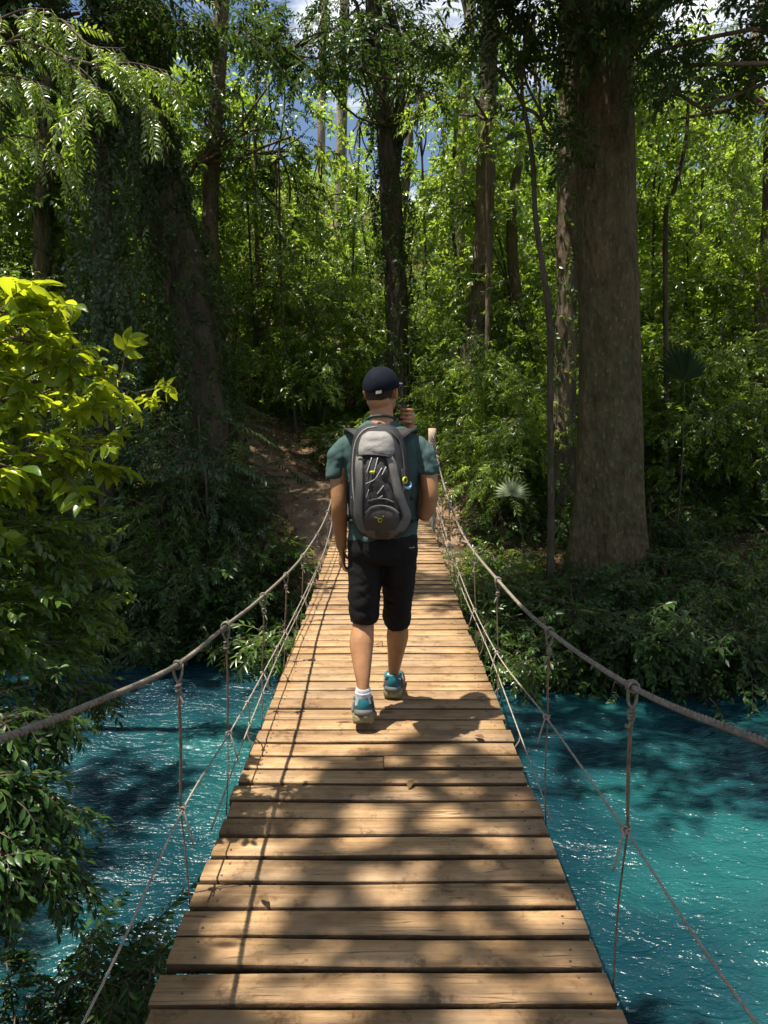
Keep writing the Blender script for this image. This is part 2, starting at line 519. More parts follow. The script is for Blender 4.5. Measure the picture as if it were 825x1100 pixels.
sl = bpy.data.lights.new('sun', 'SUN'); so = bpy.data.objects.new('sun', sl); COL.objects.link(so)
sl.energy = 5.0; sl.angle = R(0.53); sl.color = (1.0, 0.93, 0.80)
so.rotation_euler = SUN.to_track_quat('Z', 'Y').to_euler(); so.location = SUN * 60

SC.render.engine = 'CYCLES'
cy = SC.cycles
cy.max_bounces = 6; cy.diffuse_bounces = 3; cy.glossy_bounces = 3; cy.transmission_bounces = 4; cy.transparent_max_bounces = 6
cy.caustics_reflective = False; cy.caustics_refractive = False
cy.sample_clamp_indirect = 4.0; cy.sample_clamp_direct = 0
cy.use_adaptive_sampling = True; cy.adaptive_threshold = 0.02
cy.use_denoising = True; cy.denoiser = 'OPENIMAGEDENOISE'
try: cy.denoising_prefilter = 'ACCURATE'
except Exception: pass
vs = SC.view_settings; vs.view_transform = 'Standard'; vs.look = 'None'; vs.gamma = 1.0
vs.exposure = EXPOSURE; vs.use_curve_mapping = False

# ------------------------------------------------------------------ ground
def ground_material():
    m, nt, out = new_mat('forest_floor')
    tc = nd(nt, 'ShaderNodeTexCoord')
    n1 = nd(nt, 'ShaderNodeTexNoise', i_Scale=1.1, i_Detail=8.0, i_Roughness=0.65)
    n2 = nd(nt, 'ShaderNodeTexNoise', i_Scale=14.0, i_Detail=6.0, i_Roughness=0.7)
    vo = nd(nt, 'ShaderNodeTexVoronoi', i_Scale=16.0)
    for n in (n1, n2, vo): nt.links.new(tc.outputs['Object'], n.inputs['Vector'])
    soil = ramp(nt, n2.outputs[0], [(0.3, (0.040, 0.026, 0.015)), (0.55, (0.095, 0.062, 0.036)), (0.75, (0.17, 0.12, 0.075))])
    lit = ramp(nt, vo.outputs['Color'], [(0.1, (0.07, 0.04, 0.02)), (0.5, (0.16, 0.10, 0.05)), (0.9, (0.24, 0.17, 0.09))])
    f = ramp(nt, n1.outputs[0], [(0.42, (0, 0, 0)), (0.6, (1, 1, 1))])
    c = mixc(nt, f, soil, lit)
    b = nd(nt, 'ShaderNodeBsdfPrincipled', i_Roughness=0.95); b.inputs['Specular IOR Level'].default_value = 0.15
    bp = nd(nt, 'ShaderNodeBump', i_Strength=0.9, i_Distance=0.04)
    ad = nd(nt, 'ShaderNodeMath', operation='ADD'); nt.links.new(n2.outputs[0], ad.inputs[0]); nt.links.new(vo.outputs['Distance'], ad.inputs[1])
    nt.links.new(ad.outputs[0], bp.inputs['Height']); nt.links.new(bp.outputs[0], b.inputs['Normal'])
    nt.links.new(c, b.inputs['Base Color']); nt.links.new(b.outputs[0], out.inputs[0])
    return m
M['ground'] = ground_material()

def axis(lo, fine_lo, fine_hi, hi, step):
    f = list(np.arange(fine_lo, fine_hi + 1e-6, step))
    a = []; x = fine_lo; s = step
    while x > lo: s *= 1.35; x -= s; a.append(max(x, lo))
    b = []; x = fine_hi; s = step
    while x < hi: s *= 1.35; x += s; b.append(min(x, hi))
    return np.array(a[::-1] + f + b)
gx = axis(-400, -9, 9, 400, 0.16); gy = axis(-300, -2, 19, 500, 0.16)
GX, GY = np.meshgrid(gx, gy, indexing='ij')
GZ = np.array([[ground_z(float(x), float(y)) for y in gy] for x in gx])
nx, ny = len(gx), len(gy)
V = np.column_stack([GX.ravel(), GY.ravel(), GZ.ravel()])
ii, jj = np.meshgrid(np.arange(nx - 1), np.arange(ny - 1), indexing='ij')
a = (ii * ny + jj).ravel()
Q = np.column_stack([a, a + ny, a + ny + 1, a + 1])
g = link('ground', mesh_np('ground', V, [Q], M['ground'], smooth=True))
tag(g, 'brown forest floor rising into low banks on both sides of the river', 'ground', kind='structure')

# dirt path up the far bank: a thin worn sheet following the ground
def path_material():
    m, nt, out = new_mat('trodden_earth')
    tc = nd(nt, 'ShaderNodeTexCoord')
    n1 = nd(nt, 'ShaderNodeTexNoise', i_Scale=4.0, i_Detail=8.0, i_Roughness=0.7)
    n2 = nd(nt, 'ShaderNodeTexNoise', i_Scale=30.0, i_Detail=4.0)
    for n in (n1, n2): nt.links.new(tc.outputs['Object'], n.inputs['Vector'])
    c = ramp(nt, n1.outputs[0], [(0.3, (0.12, 0.075, 0.045)), (0.5, (0.21, 0.14, 0.09)), (0.72, (0.34, 0.25, 0.17))])
    b = nd(nt, 'ShaderNodeBsdfPrincipled', i_Roughness=0.95); b.inputs['Specular IOR Level'].default_value = 0.1
    bp = nd(nt, 'ShaderNodeBump', i_Strength=0.8, i_Distance=0.03); nt.links.new(n2.outputs[0], bp.inputs['Height'])
    nt.links.new(bp.outputs[0], b.inputs['Normal']); nt.links.new(c, b.inputs['Base Color']); nt.links.new(b.outputs[0], out.inputs[0])
    return m
M['path'] = path_material()
def path_sheet(name, label, pts, widths, n=70, m=12):
    C = catmull([(x, y, 0) for x, y in pts], n); T = np.gradient(C, axis=0)
    T /= np.linalg.norm(T, axis=1)[:, None]; W = np.interp(np.linspace(0, 1, n), np.linspace(0, 1, len(widths)), widths)
    V = []
    for i in range(n):
        nrm = np.array([-T[i][1], T[i][0], 0])
        for j in range(m):
            u = (j / (m - 1) - .5)
            ww = W[i] * (1 + .25 * noise.noise((i * .17, 7.0 if u > 0 else 2.0, 0)))
            p = C[i] + nrm * u * ww
            edge = 1 - (abs(u) * 2) ** 4
            V.append((p[0], p[1], ground_z(p[0], p[1]) - .03 + .06 * edge))
    Q = [(i * m + j, i * m + j + 1, (i + 1) * m + j + 1, (i + 1) * m + j) for i in range(n - 1) for j in range(m - 1)]
    o = link(name, mesh_np(name, V, [np.array(Q)], M['path'], smooth=True))
    tag(o, label, 'path', kind='structure')
    return o
path_sheet('dirt_path', 'trodden brown path climbing left from the far bridge end', [(-.3, 10.0), (-.9, 11.4), (-1.7, 12.6), (-2.6, 13.9), (-4.2, 15.5)], [1.5, 1.5, 1.2, 1.0, .8])
path_sheet('dirt_path', 'sun-flecked trail rising straight on behind the far bridge post', [(.3, 10.0), (.75, 11.5), (1.1, 13.0), (1.6, 15.5), (1.2, 18.5)], [1.5, 1.5, 1.2, 1.1, .9])

# ------------------------------------------------------------------ river
def water_material():
    m, nt, out = new_mat('turquoise_water')
    tc = nd(nt, 'ShaderNodeTexCoord')
    # body colour: mineral turquoise, deeper and bluer in slow patches
    n0 = nd(nt, 'ShaderNodeTexNoise', i_Scale=0.55, i_Detail=4.0)
    nt.links.new(tc.outputs['Object'], n0.inputs['Vector'])
    body = ramp(nt, n0.outputs[0], [(0.32, (0.002, 0.016, 0.027)), (0.48, (0.004, 0.032, 0.043)), (0.64, (0.010, 0.076, 0.080))])
    h = None
    for sc, st, wgt, rot, ridge in ((1.6, (1.0, 1.8, 1), .55, .2, 0), (4.6, (1.0, 2.0, 1), .42, -.25, 1), (9.5, (1, 2.0, 1), .22, .12, 1), (22.0, (1, 1.8, 1), .07, 0, 0)):
        mp = nd(nt, 'ShaderNodeMapping'); mp.inputs['Scale'].default_value = st; mp.inputs['Rotation'].default_value = (0, 0, rot)
        nt.links.new(tc.outputs['Object'], mp.inputs['Vector'])
        nz = nd(nt, 'ShaderNodeTexNoise', i_Scale=sc, i_Detail=2.0, i_Distortion=0.8); nt.links.new(mp.outputs[0], nz.inputs['Vector'])
        v = nz.outputs[0]
        if ridge:
            ab = nd(nt, 'ShaderNodeMath', operation='SUBTRACT'); ab.inputs[1].default_value = .5; nt.links.new(v, ab.inputs[0])
            sq = nd(nt, 'ShaderNodeMath', operation='MULTIPLY'); nt.links.new(ab.outputs[0], sq.inputs[0]); nt.links.new(ab.outputs[0], sq.inputs[1])
            s1 = nd(nt, 'ShaderNodeMath', operation='ADD'); s1.inputs[1].default_value = .004; nt.links.new(sq.outputs[0], s1.inputs[0])
            s2 = nd(nt, 'ShaderNodeMath', operation='SQRT'); nt.links.new(s1.outputs[0], s2.inputs[0]); v = s2.outputs[0]
        mu = nd(nt, 'ShaderNodeMath', operation='MULTIPLY'); mu.inputs[1].default_value = -wgt; nt.links.new(v, mu.inputs[0])
        if h is None: h = mu.outputs[0]
        else:
            ad = nd(nt, 'ShaderNodeMath', operation='ADD'); nt.links.new(h, ad.inputs[0]); nt.links.new(mu.outputs[0], ad.inputs[1]); h = ad.outputs[0]
    bp = nd(nt, 'ShaderNodeBump', i_Strength=1.0, i_Distance=0.15); nt.links.new(h, bp.inputs['Height'])
    b = nd(nt, 'ShaderNodeBsdfPrincipled', i_Roughness=0.27, i_IOR=1.33)
    b.inputs['Specular IOR Level'].default_value = 0.6
    nt.links.new(body, b.inputs['Base Color']); nt.links.new(bp.outputs[0], b.inputs['Normal'])
    nt.links.new(b.outputs[0], out.inputs[0])
    return m
M['water'] = water_material()
wx = axis(-400, -9, 9, 400, 0.07 * 2); wy = np.arange(-1.5, 11.8, 0.10)
WX, WY = np.meshgrid(wx, wy, indexing='ij')
amp = np.clip(1 - (np.abs(WX) - 12) / 10, 0, 1)
WZ = WATER + amp * (0.020 * np.sin(WX * 5.1 + 1.3 * np.sin(WY * 2.3)) * np.sin(WY * 4.3 + np.sin(WX * 2.1)) + 0.008 * np.sin(WX * 9.3 + WY * 6.1))
ii, jj = np.meshgrid(np.arange(len(wx) - 1), np.arange(len(wy) - 1), indexing='ij')
a = (ii * len(wy) + jj).ravel(); k = len(wy)
wo_ = link('river_water', mesh_np('river_water', np.column_stack([WX.ravel(), WY.ravel(), WZ.ravel()]), [np.column_stack([a, a + k, a + k + 1, a + 1])], M['water'], smooth=True))
tag(wo_, 'rippled turquoise river flowing under the footbridge', 'river', kind='structure')
# ------------------------------------------------------------------ suspension footbridge
def deck_z(y): return 0.16 * sst(5.0, 10.0, y)
def wood_material():
    m, nt, out = new_mat('weathered_plank')
    tc = nd(nt, 'ShaderNodeTexCoord'); g = nd(nt, 'ShaderNodeNewGeometry')
    rp = g.outputs['Random Per Island']
    sh = nd(nt, 'ShaderNodeVectorMath', operation='SCALE'); cb = nd(nt, 'ShaderNodeCombineXYZ')
    mu = nd(nt, 'ShaderNodeMath', operation='MULTIPLY'); mu.inputs[1].default_value = 37.0; nt.links.new(rp, mu.inputs[0])
    nt.links.new(mu.outputs[0], cb.inputs[0]); nt.links.new(mu.outputs[0], cb.inputs[2])
    av = nd(nt, 'ShaderNodeVectorMath', operation='ADD'); nt.links.new(tc.outputs['Object'], av.inputs[0]); nt.links.new(cb.outputs[0], av.inputs[1])
    mp = nd(nt, 'ShaderNodeMapping'); mp.inputs['Scale'].default_value = (1.1, 26, 26); nt.links.new(av.outputs[0], mp.inputs['Vector'])
    gr = nd(nt, 'ShaderNodeTexNoise', i_Scale=1.6, i_Detail=8.0, i_Roughness=0.68, i_Distortion=0.5); nt.links.new(mp.outputs[0], gr.inputs['Vector'])
    mp2 = nd(nt, 'ShaderNodeMapping'); mp2.inputs['Scale'].default_value = (3, 5, 5); nt.links.new(av.outputs[0], mp2.inputs['Vector'])
    bl = nd(nt, 'ShaderNodeTexNoise', i_Scale=1.3, i_Detail=6.0, i_Roughness=0.7); nt.links.new(mp2.outputs[0], bl.inputs['Vector'])
    base = ramp(nt, gr.outputs[0], [(0.28, (0.205, 0.125, 0.062)), (0.5, (0.345, 0.225, 0.118)), (0.74, (0.46, 0.325, 0.19))])
    dirt = ramp(nt, bl.outputs[0], [(0.38, (0.62, 0.58, 0.54)), (0.58, (1, 1, 1))])
    c = mixc(nt, 1.0, base, dirt, 'MULTIPLY')
    tint = ramp(nt, rp, [(0, (0.80, 0.76, 0.72)), (0.5, (1, 0.97, 0.93)), (1, (1.12, 1.05, 0.95))])
    c = mixc(nt, 1.0, c, tint, 'MULTIPLY')
    # grey weathering and damp stains that run across several boards
    lg = nd(nt, 'ShaderNodeTexNoise', i_Scale=1.7, i_Detail=7.0, i_Roughness=0.72); nt.links.new(tc.outputs['Object'], lg.inputs['Vector'])
    gf = ramp(nt, lg.outputs[0], [(0.50, (0, 0, 0)), (0.68, (.55, .55, .55))])
    c = mixc(nt, gf, c, (0.21, 0.165, 0.120))
    sp = nd(nt, 'ShaderNodeTexNoise', i_Scale=9.0, i_Detail=8.0, i_Roughness=0.8); nt.links.new(av.outputs[0], sp.inputs['Vector'])
    c = mixc(nt, 1.0, c, ramp(nt, sp.outputs[0], [(0.36, (0.45, 0.40, 0.36)), (0.46, (1, 1, 1))]), 'MULTIPLY')
    # knots
    mp3 = nd(nt, 'ShaderNodeMapping'); mp3.inputs['Scale'].default_value = (2.2, 6.5, 3); nt.links.new(av.outputs[0], mp3.inputs['Vector'])
    vo = nd(nt, 'ShaderNodeTexVoronoi', i_Scale=1.0); nt.links.new(mp3.outputs[0], vo.inputs['Vector'])
    kf = ramp(nt, vo.outputs['Distance'], [(0.05, (1, 1, 1)), (0.13, (0, 0, 0))])
    c = mixc(nt, kf, c, (0.08, 0.042, 0.02))
    # long drying cracks
    mp4 = nd(nt, 'ShaderNodeMapping'); mp4.inputs['Scale'].default_value = (0.7, 16, 16); nt.links.new(av.outputs[0], mp4.inputs['Vector'])
    cr = nd(nt, 'ShaderNodeTexNoise', i_Scale=1.2, i_Detail=3.0); nt.links.new(mp4.outputs[0], cr.inputs['Vector'])
    cf = ramp(nt, cr.outputs[0], [(0.487, (0, 0, 0)), (0.5, (1, 1, 1)), (0.513, (0, 0, 0))])
    cm = nd(nt, 'ShaderNodeMath', operation='MULTIPLY'); nt.links.new(cf, cm.inputs[0])
    cg = ramp(nt, bl.outputs[0], [(0.5, (0, 0, 0)), (0.6, (.75, .75, .75))]); nt.links.new(cg, cm.inputs[1])
    c = mixc(nt, cm.outputs[0], c, (0.06, 0.035, 0.02))
    b = nd(nt, 'ShaderNodeBsdfPrincipled'); b.inputs['Specular IOR Level'].default_value = 0.35
    rr = ramp(nt, bl.outputs[0], [(0.3, (0.75,) * 3), (0.7, (0.5,) * 3)]); nt.links.new(rr, b.inputs['Roughness'])
    hs = nd(nt, 'ShaderNodeMath', operation='SUBTRACT'); nt.links.new(gr.outputs[0], hs.inputs[0]); nt.links.new(cm.outputs[0], hs.inputs[1])
    bp = nd(nt, 'ShaderNodeBump', i_Strength=0.7, i_Distance=0.007); nt.links.new(hs.outputs[0], bp.inputs['Height'])
    nt.links.new(bp.outputs[0], b.inputs['Normal']); nt.links.new(c, b.inputs['Base Color']); nt.links.new(b.outputs[0], out.inputs[0])
    return m
M['wood'] = wood_material()
M['beam'] = simple('dark_beam', (0.11, 0.075, 0.045), 0.85, 5, 0.4, 0.4)
M['rope'] = simple('hemp_rope', (0.185, 0.16, 0.13), 0.9, 60, 0.35, 0.5, 240, spec=.2)
M['cord'] = simple('grey_cord', (0.26, 0.225, 0.185), 0.85, 70, 0.3, spec=.2)
M['cord_d'] = simple('brown_cord', (0.16, 0.115, 0.075), 0.9, 50, 0.35, spec=.2)
M['nail'] = simple('rusty_nail', (0.10, 0.07, 0.05), 0.5, 0, metal=.7)
M['post'] = simple('bleached_post', (0.36, 0.27, 0.20), 0.9, 9, 0.35, 0.6)

bridge = thing('footbridge', 'wooden plank rope footbridge slung across the turquoise river', 'bridge', (0, 0, 0))

M['wood_edge'] = simple('shaded_plank_edge', (0.085, 0.052, 0.028), 0.9, 9, 0.45, 0.5, 60, spec=.15)  # plank sides coloured darker to put the shade of the gaps into them
def plank(mb, y, wdt, xl, xr, zt, th, tilt, yaw):
    """bevelled board with a slightly worn top"""
    c = .0055
    nxs = 9; V = []
    prof = [(-wdt / 2, -th), (-wdt / 2, -c), (-wdt / 2 + c, 0), (wdt / 2 - c, 0), (wdt / 2, -c), (wdt / 2, -th)]
    xs = np.linspace(xl, xr, nxs)
    warp = rng.normal(0, .0022); w1 = rng.uniform(0, 6)
    for x in xs:
        for (py, pz) in prof:
            V.append((x, y + py + yaw * x + .0025 * math.sin(x * 6 + w1), zt + pz + tilt * py + warp * math.sin(x * 3 + w1)))
    Q = []; k = len(prof)
    for i in range(nxs - 1):
        for j in range(k):
            q = (j + 1) % k
            Q.append((i * k + j, i * k + q, (i + 1) * k + q, (i + 1) * k + j))
    n0 = len(V); caps = []
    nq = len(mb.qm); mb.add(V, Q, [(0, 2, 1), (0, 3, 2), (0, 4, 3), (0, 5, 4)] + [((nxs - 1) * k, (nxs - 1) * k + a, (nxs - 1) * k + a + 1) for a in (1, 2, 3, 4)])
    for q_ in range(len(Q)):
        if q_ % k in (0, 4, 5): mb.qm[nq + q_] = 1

deck = MB(); nails = deck; y = -1.35; i = 0
hexv = [(math.cos(a), math.sin(a)) for a in np.linspace(0, 2 * np.pi, 7)[:-1]]
while y < 10.05:
    pitch = rng.uniform(.124, .139); wdt = pitch - rng.uniform(.020, .027)
    hw = .605; xl = -hw + rng.normal(0, .005); xr = hw + rng.normal(0, .005)
    zt = deck_z(y) + rng.normal(0, .0018); tilt = rng.normal(0, .012); yaw = rng.normal(0, .004)
    th = .034 + rng.uniform(-.004, .004)
    if i in (34, 47, 61):
        s = rng.uniform(-.03, .03)
        plank(deck, y, wdt, xl, s - .0015, zt, th, tilt, yaw); plank(deck, y + rng.normal(0, .002), wdt, s + .0015, xr, zt + .001, th, tilt, yaw)
    else: plank(deck, y, wdt, xl, xr, zt, th, tilt, yaw)
    for sx in (-1, 1):
        for k in range(2):
            nxp = sx * (.535 + rng.normal(0, .008)); nyp = y + (k - .5) * wdt * .5 + rng.normal(0, .006)
            r_ = .0042; zz = zt + .0022 + tilt * (nyp - y)
            V = [(nxp + r_ * a, nyp + yaw * nxp + r_ * b, zz - .004) for a, b in hexv] + [(nxp + r_ * .8 * a, nyp + yaw * nxp + r_ * .8 * b, zz) for a, b in hexv] + [(nxp, nyp + yaw * nxp, zz + .0008)]
            nails.add(V, [(a, (a + 1) % 6, 6 + (a + 1) % 6, 6 + a) for a in range(6)], [(12, 6 + a, 6 + (a + 1) % 6) for a in range(6)], m=2)
    y += pitch; i += 1
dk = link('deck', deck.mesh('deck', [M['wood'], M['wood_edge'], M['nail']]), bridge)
for sx in (-.42, 0, .42):
    mb = MB(); ys = np.linspace(-1.4, 10.1, 24)
    P = np.array([(sx, yy, deck_z(yy) - .075) for yy in ys]); V, Q, T = tube(P, .034, 4, cap=True)
    mb.add(V, Q, T); link('deck_bearer', mb.mesh('deck_bearer', [M['beam']]), bridge)

def twisted(P, rad, strands=3, pitch=.085, sides=6, step=.011):
    P = np.asarray(P, float)
    seg = np.concatenate([[0], np.cumsum(np.linalg.norm(np.diff(P, axis=0), axis=1))])
    n = int(seg[-1] / step); s = np.linspace(0, seg[-1], n)
    C = np.column_stack([np.interp(s, seg, P[:, k]) for k in range(3)])
    T, N, B = frames(C); mb = MB()
    for k in range(strands):
        a = 2 * np.pi * (s / pitch + k / strands)
        Q = C + rad * .52 * (np.cos(a)[:, None] * N + np.sin(a)[:, None] * B)
        v, q, t = tube(Q, rad * .56, sides, cap=False); mb.add(v, q, t)
    return mb

# spline tables (y, height above the deck, x)
HR = [(-1.6, 1.50, .68), (0.2, 1.19, .66), (1.15, .965, .65), (1.83, .815, .64), (2.69, .71, .62), (3.58, .655, .61), (5.34, .62, .60), (6.8, .70, .60), (8.2, .87, .61), (9.3, 1.03, .64), (10.02, 1.12, .66)]
HL = [(-1.6, 1.50, -.68), (0.2, 1.21, -.66), (1.155, .974, -.64), (1.536, .886, -.635), (2.18, .755, -.63), (2.85, .69, -.62), (3.6, .625, -.60), (5.4, .49, -.60), (7.2, .50, -.56), (8.8, .66, -.58), (10.02, .86, -.66)]
MR = [(-1.6, .78, .68), (0.2, .60, .655), (1.2, .47, .635), (1.83, .44, .625), (2.69, .375, .615), (3.85, .245, .61), (5.2, .25, .60), (7.0, .33, .60), (8.5, .42, .62), (10.0, .62, .66)]
ML = [(-1.6, .50, -.68), (0.2, .29, -.655), (1.43, .235, -.635), (2.18, .285, -.63), (2.8, .25, -.62), (3.6, .215, -.615), (5.2, .19, -.60), (7.0, .22, -.56), (8.5, .34, -.58), (10.0, .58, -.66)]
LR = [(2.60, .00, .63), (3.4, .07, .625), (4.3, .135, .62), (6.0, .17, .61), (8.2, .25, .62), (10.0, .38, .66)]
LL = [(2.55, .0, -.635), (3.3, .075, -.63), (4.4, .10, -.63), (6.0, .12, -.60), (8.0, .2, -.58), (10.0, .36, -.66)]
def rope_pts(tb, n=160): return catmull([(x, yy, h + deck_z(yy)) for yy, h, x in tb], n)
def rope_at(tb, yy):
    P = rope_pts(tb, 300); return Vector([float(np.interp(yy, P[:, 1], P[:, k])) for k in range(3)])
ROPES = {}
for nm, tb, rad, label in (('handrail_rope', HR, .0079, None), ('handrail_rope', HL, .0079, None)):
    link(nm, twisted(rope_pts(tb), rad, pitch=.052, step=.008).mesh(nm, [M['rope']], smooth=True), bridge)
for tb in (MR, ML):
    link('middle_rope', twisted(rope_pts(tb), .0040, pitch=.03, sides=4, step=.009).mesh('middle_rope', [M['cord']], smooth=True), bridge)
for tb in (LR, LL):
    link('low_rope', twisted(rope_pts(tb), .0036, pitch=.05, sides=4, step=.014).mesh('low_rope', [M['cord']], smooth=True), bridge)

def wrap(mb, c, axis, rad, cord, turns, length):
    """cord wound round an axis"""
    c = np.asarray(c, float); ax = np.asarray(axis, float); ax /= np.linalg.norm(ax)
    u = np.cross(ax, [0.3, .2, 1]); u /= np.linalg.norm(u); v = np.cross(ax, u)
    n = int(turns * 10) + 1; s = np.linspace(0, 1, n); a = s * turns * 2 * np.pi + rng.uniform(0, 6)
    rr = rad * (1 + .12 * np.sin(a * .37 + 1))
    P = c + ax * ((s - .5) * length)[:, None] + (np.cos(a) * rr)[:, None] * u + (np.sin(a) * rr)[:, None] * v
    V, Q, T = tube(P, cord, 5); mb.add(V, Q, T)

def hanger(ht, mt, yy, sx, big):
    a = rope_at(ht, yy); yb = yy + rng.normal(0, .03)
    m_ = rope_at(mt, yy + rng.normal(0, .015)); b = Vector((sx * .622, yb, deck_z(yy) - .05))
    cr = .0030
    mb = MB(); off = .008
    top = a - Vector((0, 0, .09)); d = Vector((0, .012, 0))
    for s in (-1, 1):
        P = [top + s * d * .4, (top * .6 + m_ * .4) + s * d * rng.uniform(.3, .9), m_ + s * d * .25 + Vector((sx * .008, 0, 0))]
        add_tube(mb, P, cr, n=10, sides=6)
    add_tube(mb, [m_ + Vector((sx * .008, 0, 0)), (m_ + b) / 2 + Vector((0, rng.normal(0, .006), 0)), b], cr * .9, n=10, sides=6)
    h = link('hanger_cord', mb.mesh('hanger_cord', [M['cord_d']], smooth=True), bridge)
    kb = MB(); ax = Vector((0, 1, -.1))
    wrap(kb, a, ax, rng.uniform(.0125, .0150), .0040, rng.uniform(1.8, 3.2), .022)
    for s in (-1, 1): add_tube(kb, [a + Vector((s * .013, s * .006, 0)), a + Vector((s * .010, 0, -.04)), a + Vector((-s * .005, 0, -.07)), top + Vector((0, 0, -.015))], .0042, n=9, sides=6)
    wrap(kb, a + Vector((0, 0, -.075)), (0, 0, 1), .0078, .0042, rng.uniform(1.8, 3.4), rng.uniform(.022, .04))
    add_tube(kb, [a + Vector((0, 0, -.09)), a + Vector((-sx * .012, -.012, -.105)), a + Vector((-sx * .02, -.018, rng.uniform(-.13, -.085)))], .0038, n=6, sides=5)
    link('top_knot', kb.mesh('top_knot', [M['rope']], smooth=True), h, local=True)
    kb = MB()
    wrap(kb, m_, (0, 1, -.15), .0085, .0036, 2.2, .016); wrap(kb, m_ + Vector((sx * .008, 0, 0)), (0, 0, 1), .007, .0034, 1.8, .015)
    L = rng.uniform(.03, .11)
    add_tube(kb, [m_, m_ + Vector((-sx * .014, -.02, -.02)), m_ + Vector((-sx * (.02 + .2 * L), -.028, -.02 - L))], .0032, n=8, sides=5)
    link('middle_knot', kb.mesh('middle_knot', [M['cord']], smooth=True), h, local=True)

for yy in (-.6, .55, 1.83, 2.69, 3.87, 4.8, 5.75, 6.7, 7.6, 8.5, 9.3): hanger(HR, MR, yy, 1, yy < 5)
for yy in (-.5, .9, 2.18, 2.82, 3.6, 4.45, 5.36, 6.3, 7.3, 8.3, 9.2): hanger(HL, ML, yy, -1, yy < 5)
# the small ties that lash the low rope to the middle rope further out
for tb, lt, ys_ in ((MR, LR, (4.3, 5.3, 6.2, 7.2)), (ML, LL, (3.2, 4.1, 4.9, 5.7, 6.5))):
    for yy in ys_:
        a = rope_at(tb, yy); b = rope_at(lt, yy + .12); mb = MB()
        add_tube(mb, [a, (a + b) / 2 + Vector((0, .02, .01)), b], .0030, n=6, sides=5)
        wrap(mb, a, (0, 1, 0), .0075, .0032, 2.0, .015); wrap(mb, b, (0, 1, 0), .007, .0032, 2.0, .015)
        link('rope_tie', mb.mesh('rope_tie', [M['cord']], smooth=True), bridge)
# short edge lashings from the low rope to the deck edge
for sx, lt in ((1, LR), (-1, LL)):
    for yy in np.arange(3.3, 9.6, .62):
        a = rope_at(lt, yy); mb = MB(); b = Vector((sx * .60, yy + rng.normal(0, .03), deck_z(yy) - .02))
        add_tube(mb, [a, (a + b) / 2 + Vector((sx * .02, 0, 0)), b], .0036, n=6, sides=5)
        link('edge_lashing', mb.mesh('edge_lashing', [M['cord_d']], smooth=True), bridge)

def post(x, y, z0, z1, r):
    mb = MB(); zs = np.linspace(z0, z1, 14)
    P = [(x + .012 * math.sin(z * 4 + x * 9), y + .01 * math.sin(z * 3), z) for z in zs]
    add_tube(mb, P, [r * 1.06, r, r * .96, r * .98], n=22, sides=12, rough=.16)
    return mb.mesh('anchor_post', [M['post']], smooth=True)
for (x, y_, z1) in ((.665, 10.1, 1.37), (-.665, 10.1, 1.08), (.68, -1.7, 1.5), (-.68, -1.7, 1.48)):
    link('anchor_post', post(x, y_, ground_z(x, y_) - .4, z1, .052), bridge)
# ------------------------------------------------------------------ named trees of the photograph
def trunk_px(pts):
    """pts: (px, py, Y, width_px) from base to top -> points, radii"""
    P = [at(x, y, Y) for x, y, Y, wd in pts]
    rad = [wd / 2 / F * (Y * 1.0) for x, y, Y, wd in pts]
    g = ground_z(P[0].x, P[0].y)
    if P[0].z > g - .15: P = [Vector((P[0].x, P[0].y, g - .25))] + P; rad = [rad[0] * 1.12] + rad
    return P, rad
def ext(P, rad, dz, k=.6, dx=0, dy=0):
    P = list(P); rad = list(rad)
    P.append(P[-1] + Vector((dx, dy, dz))); rad.append(rad[-1] * k); return P, rad
def up(c, h):
    """the point that shades c from height h above it"""
    return np.array(c) + np.array(SUN / SUN.z) * h

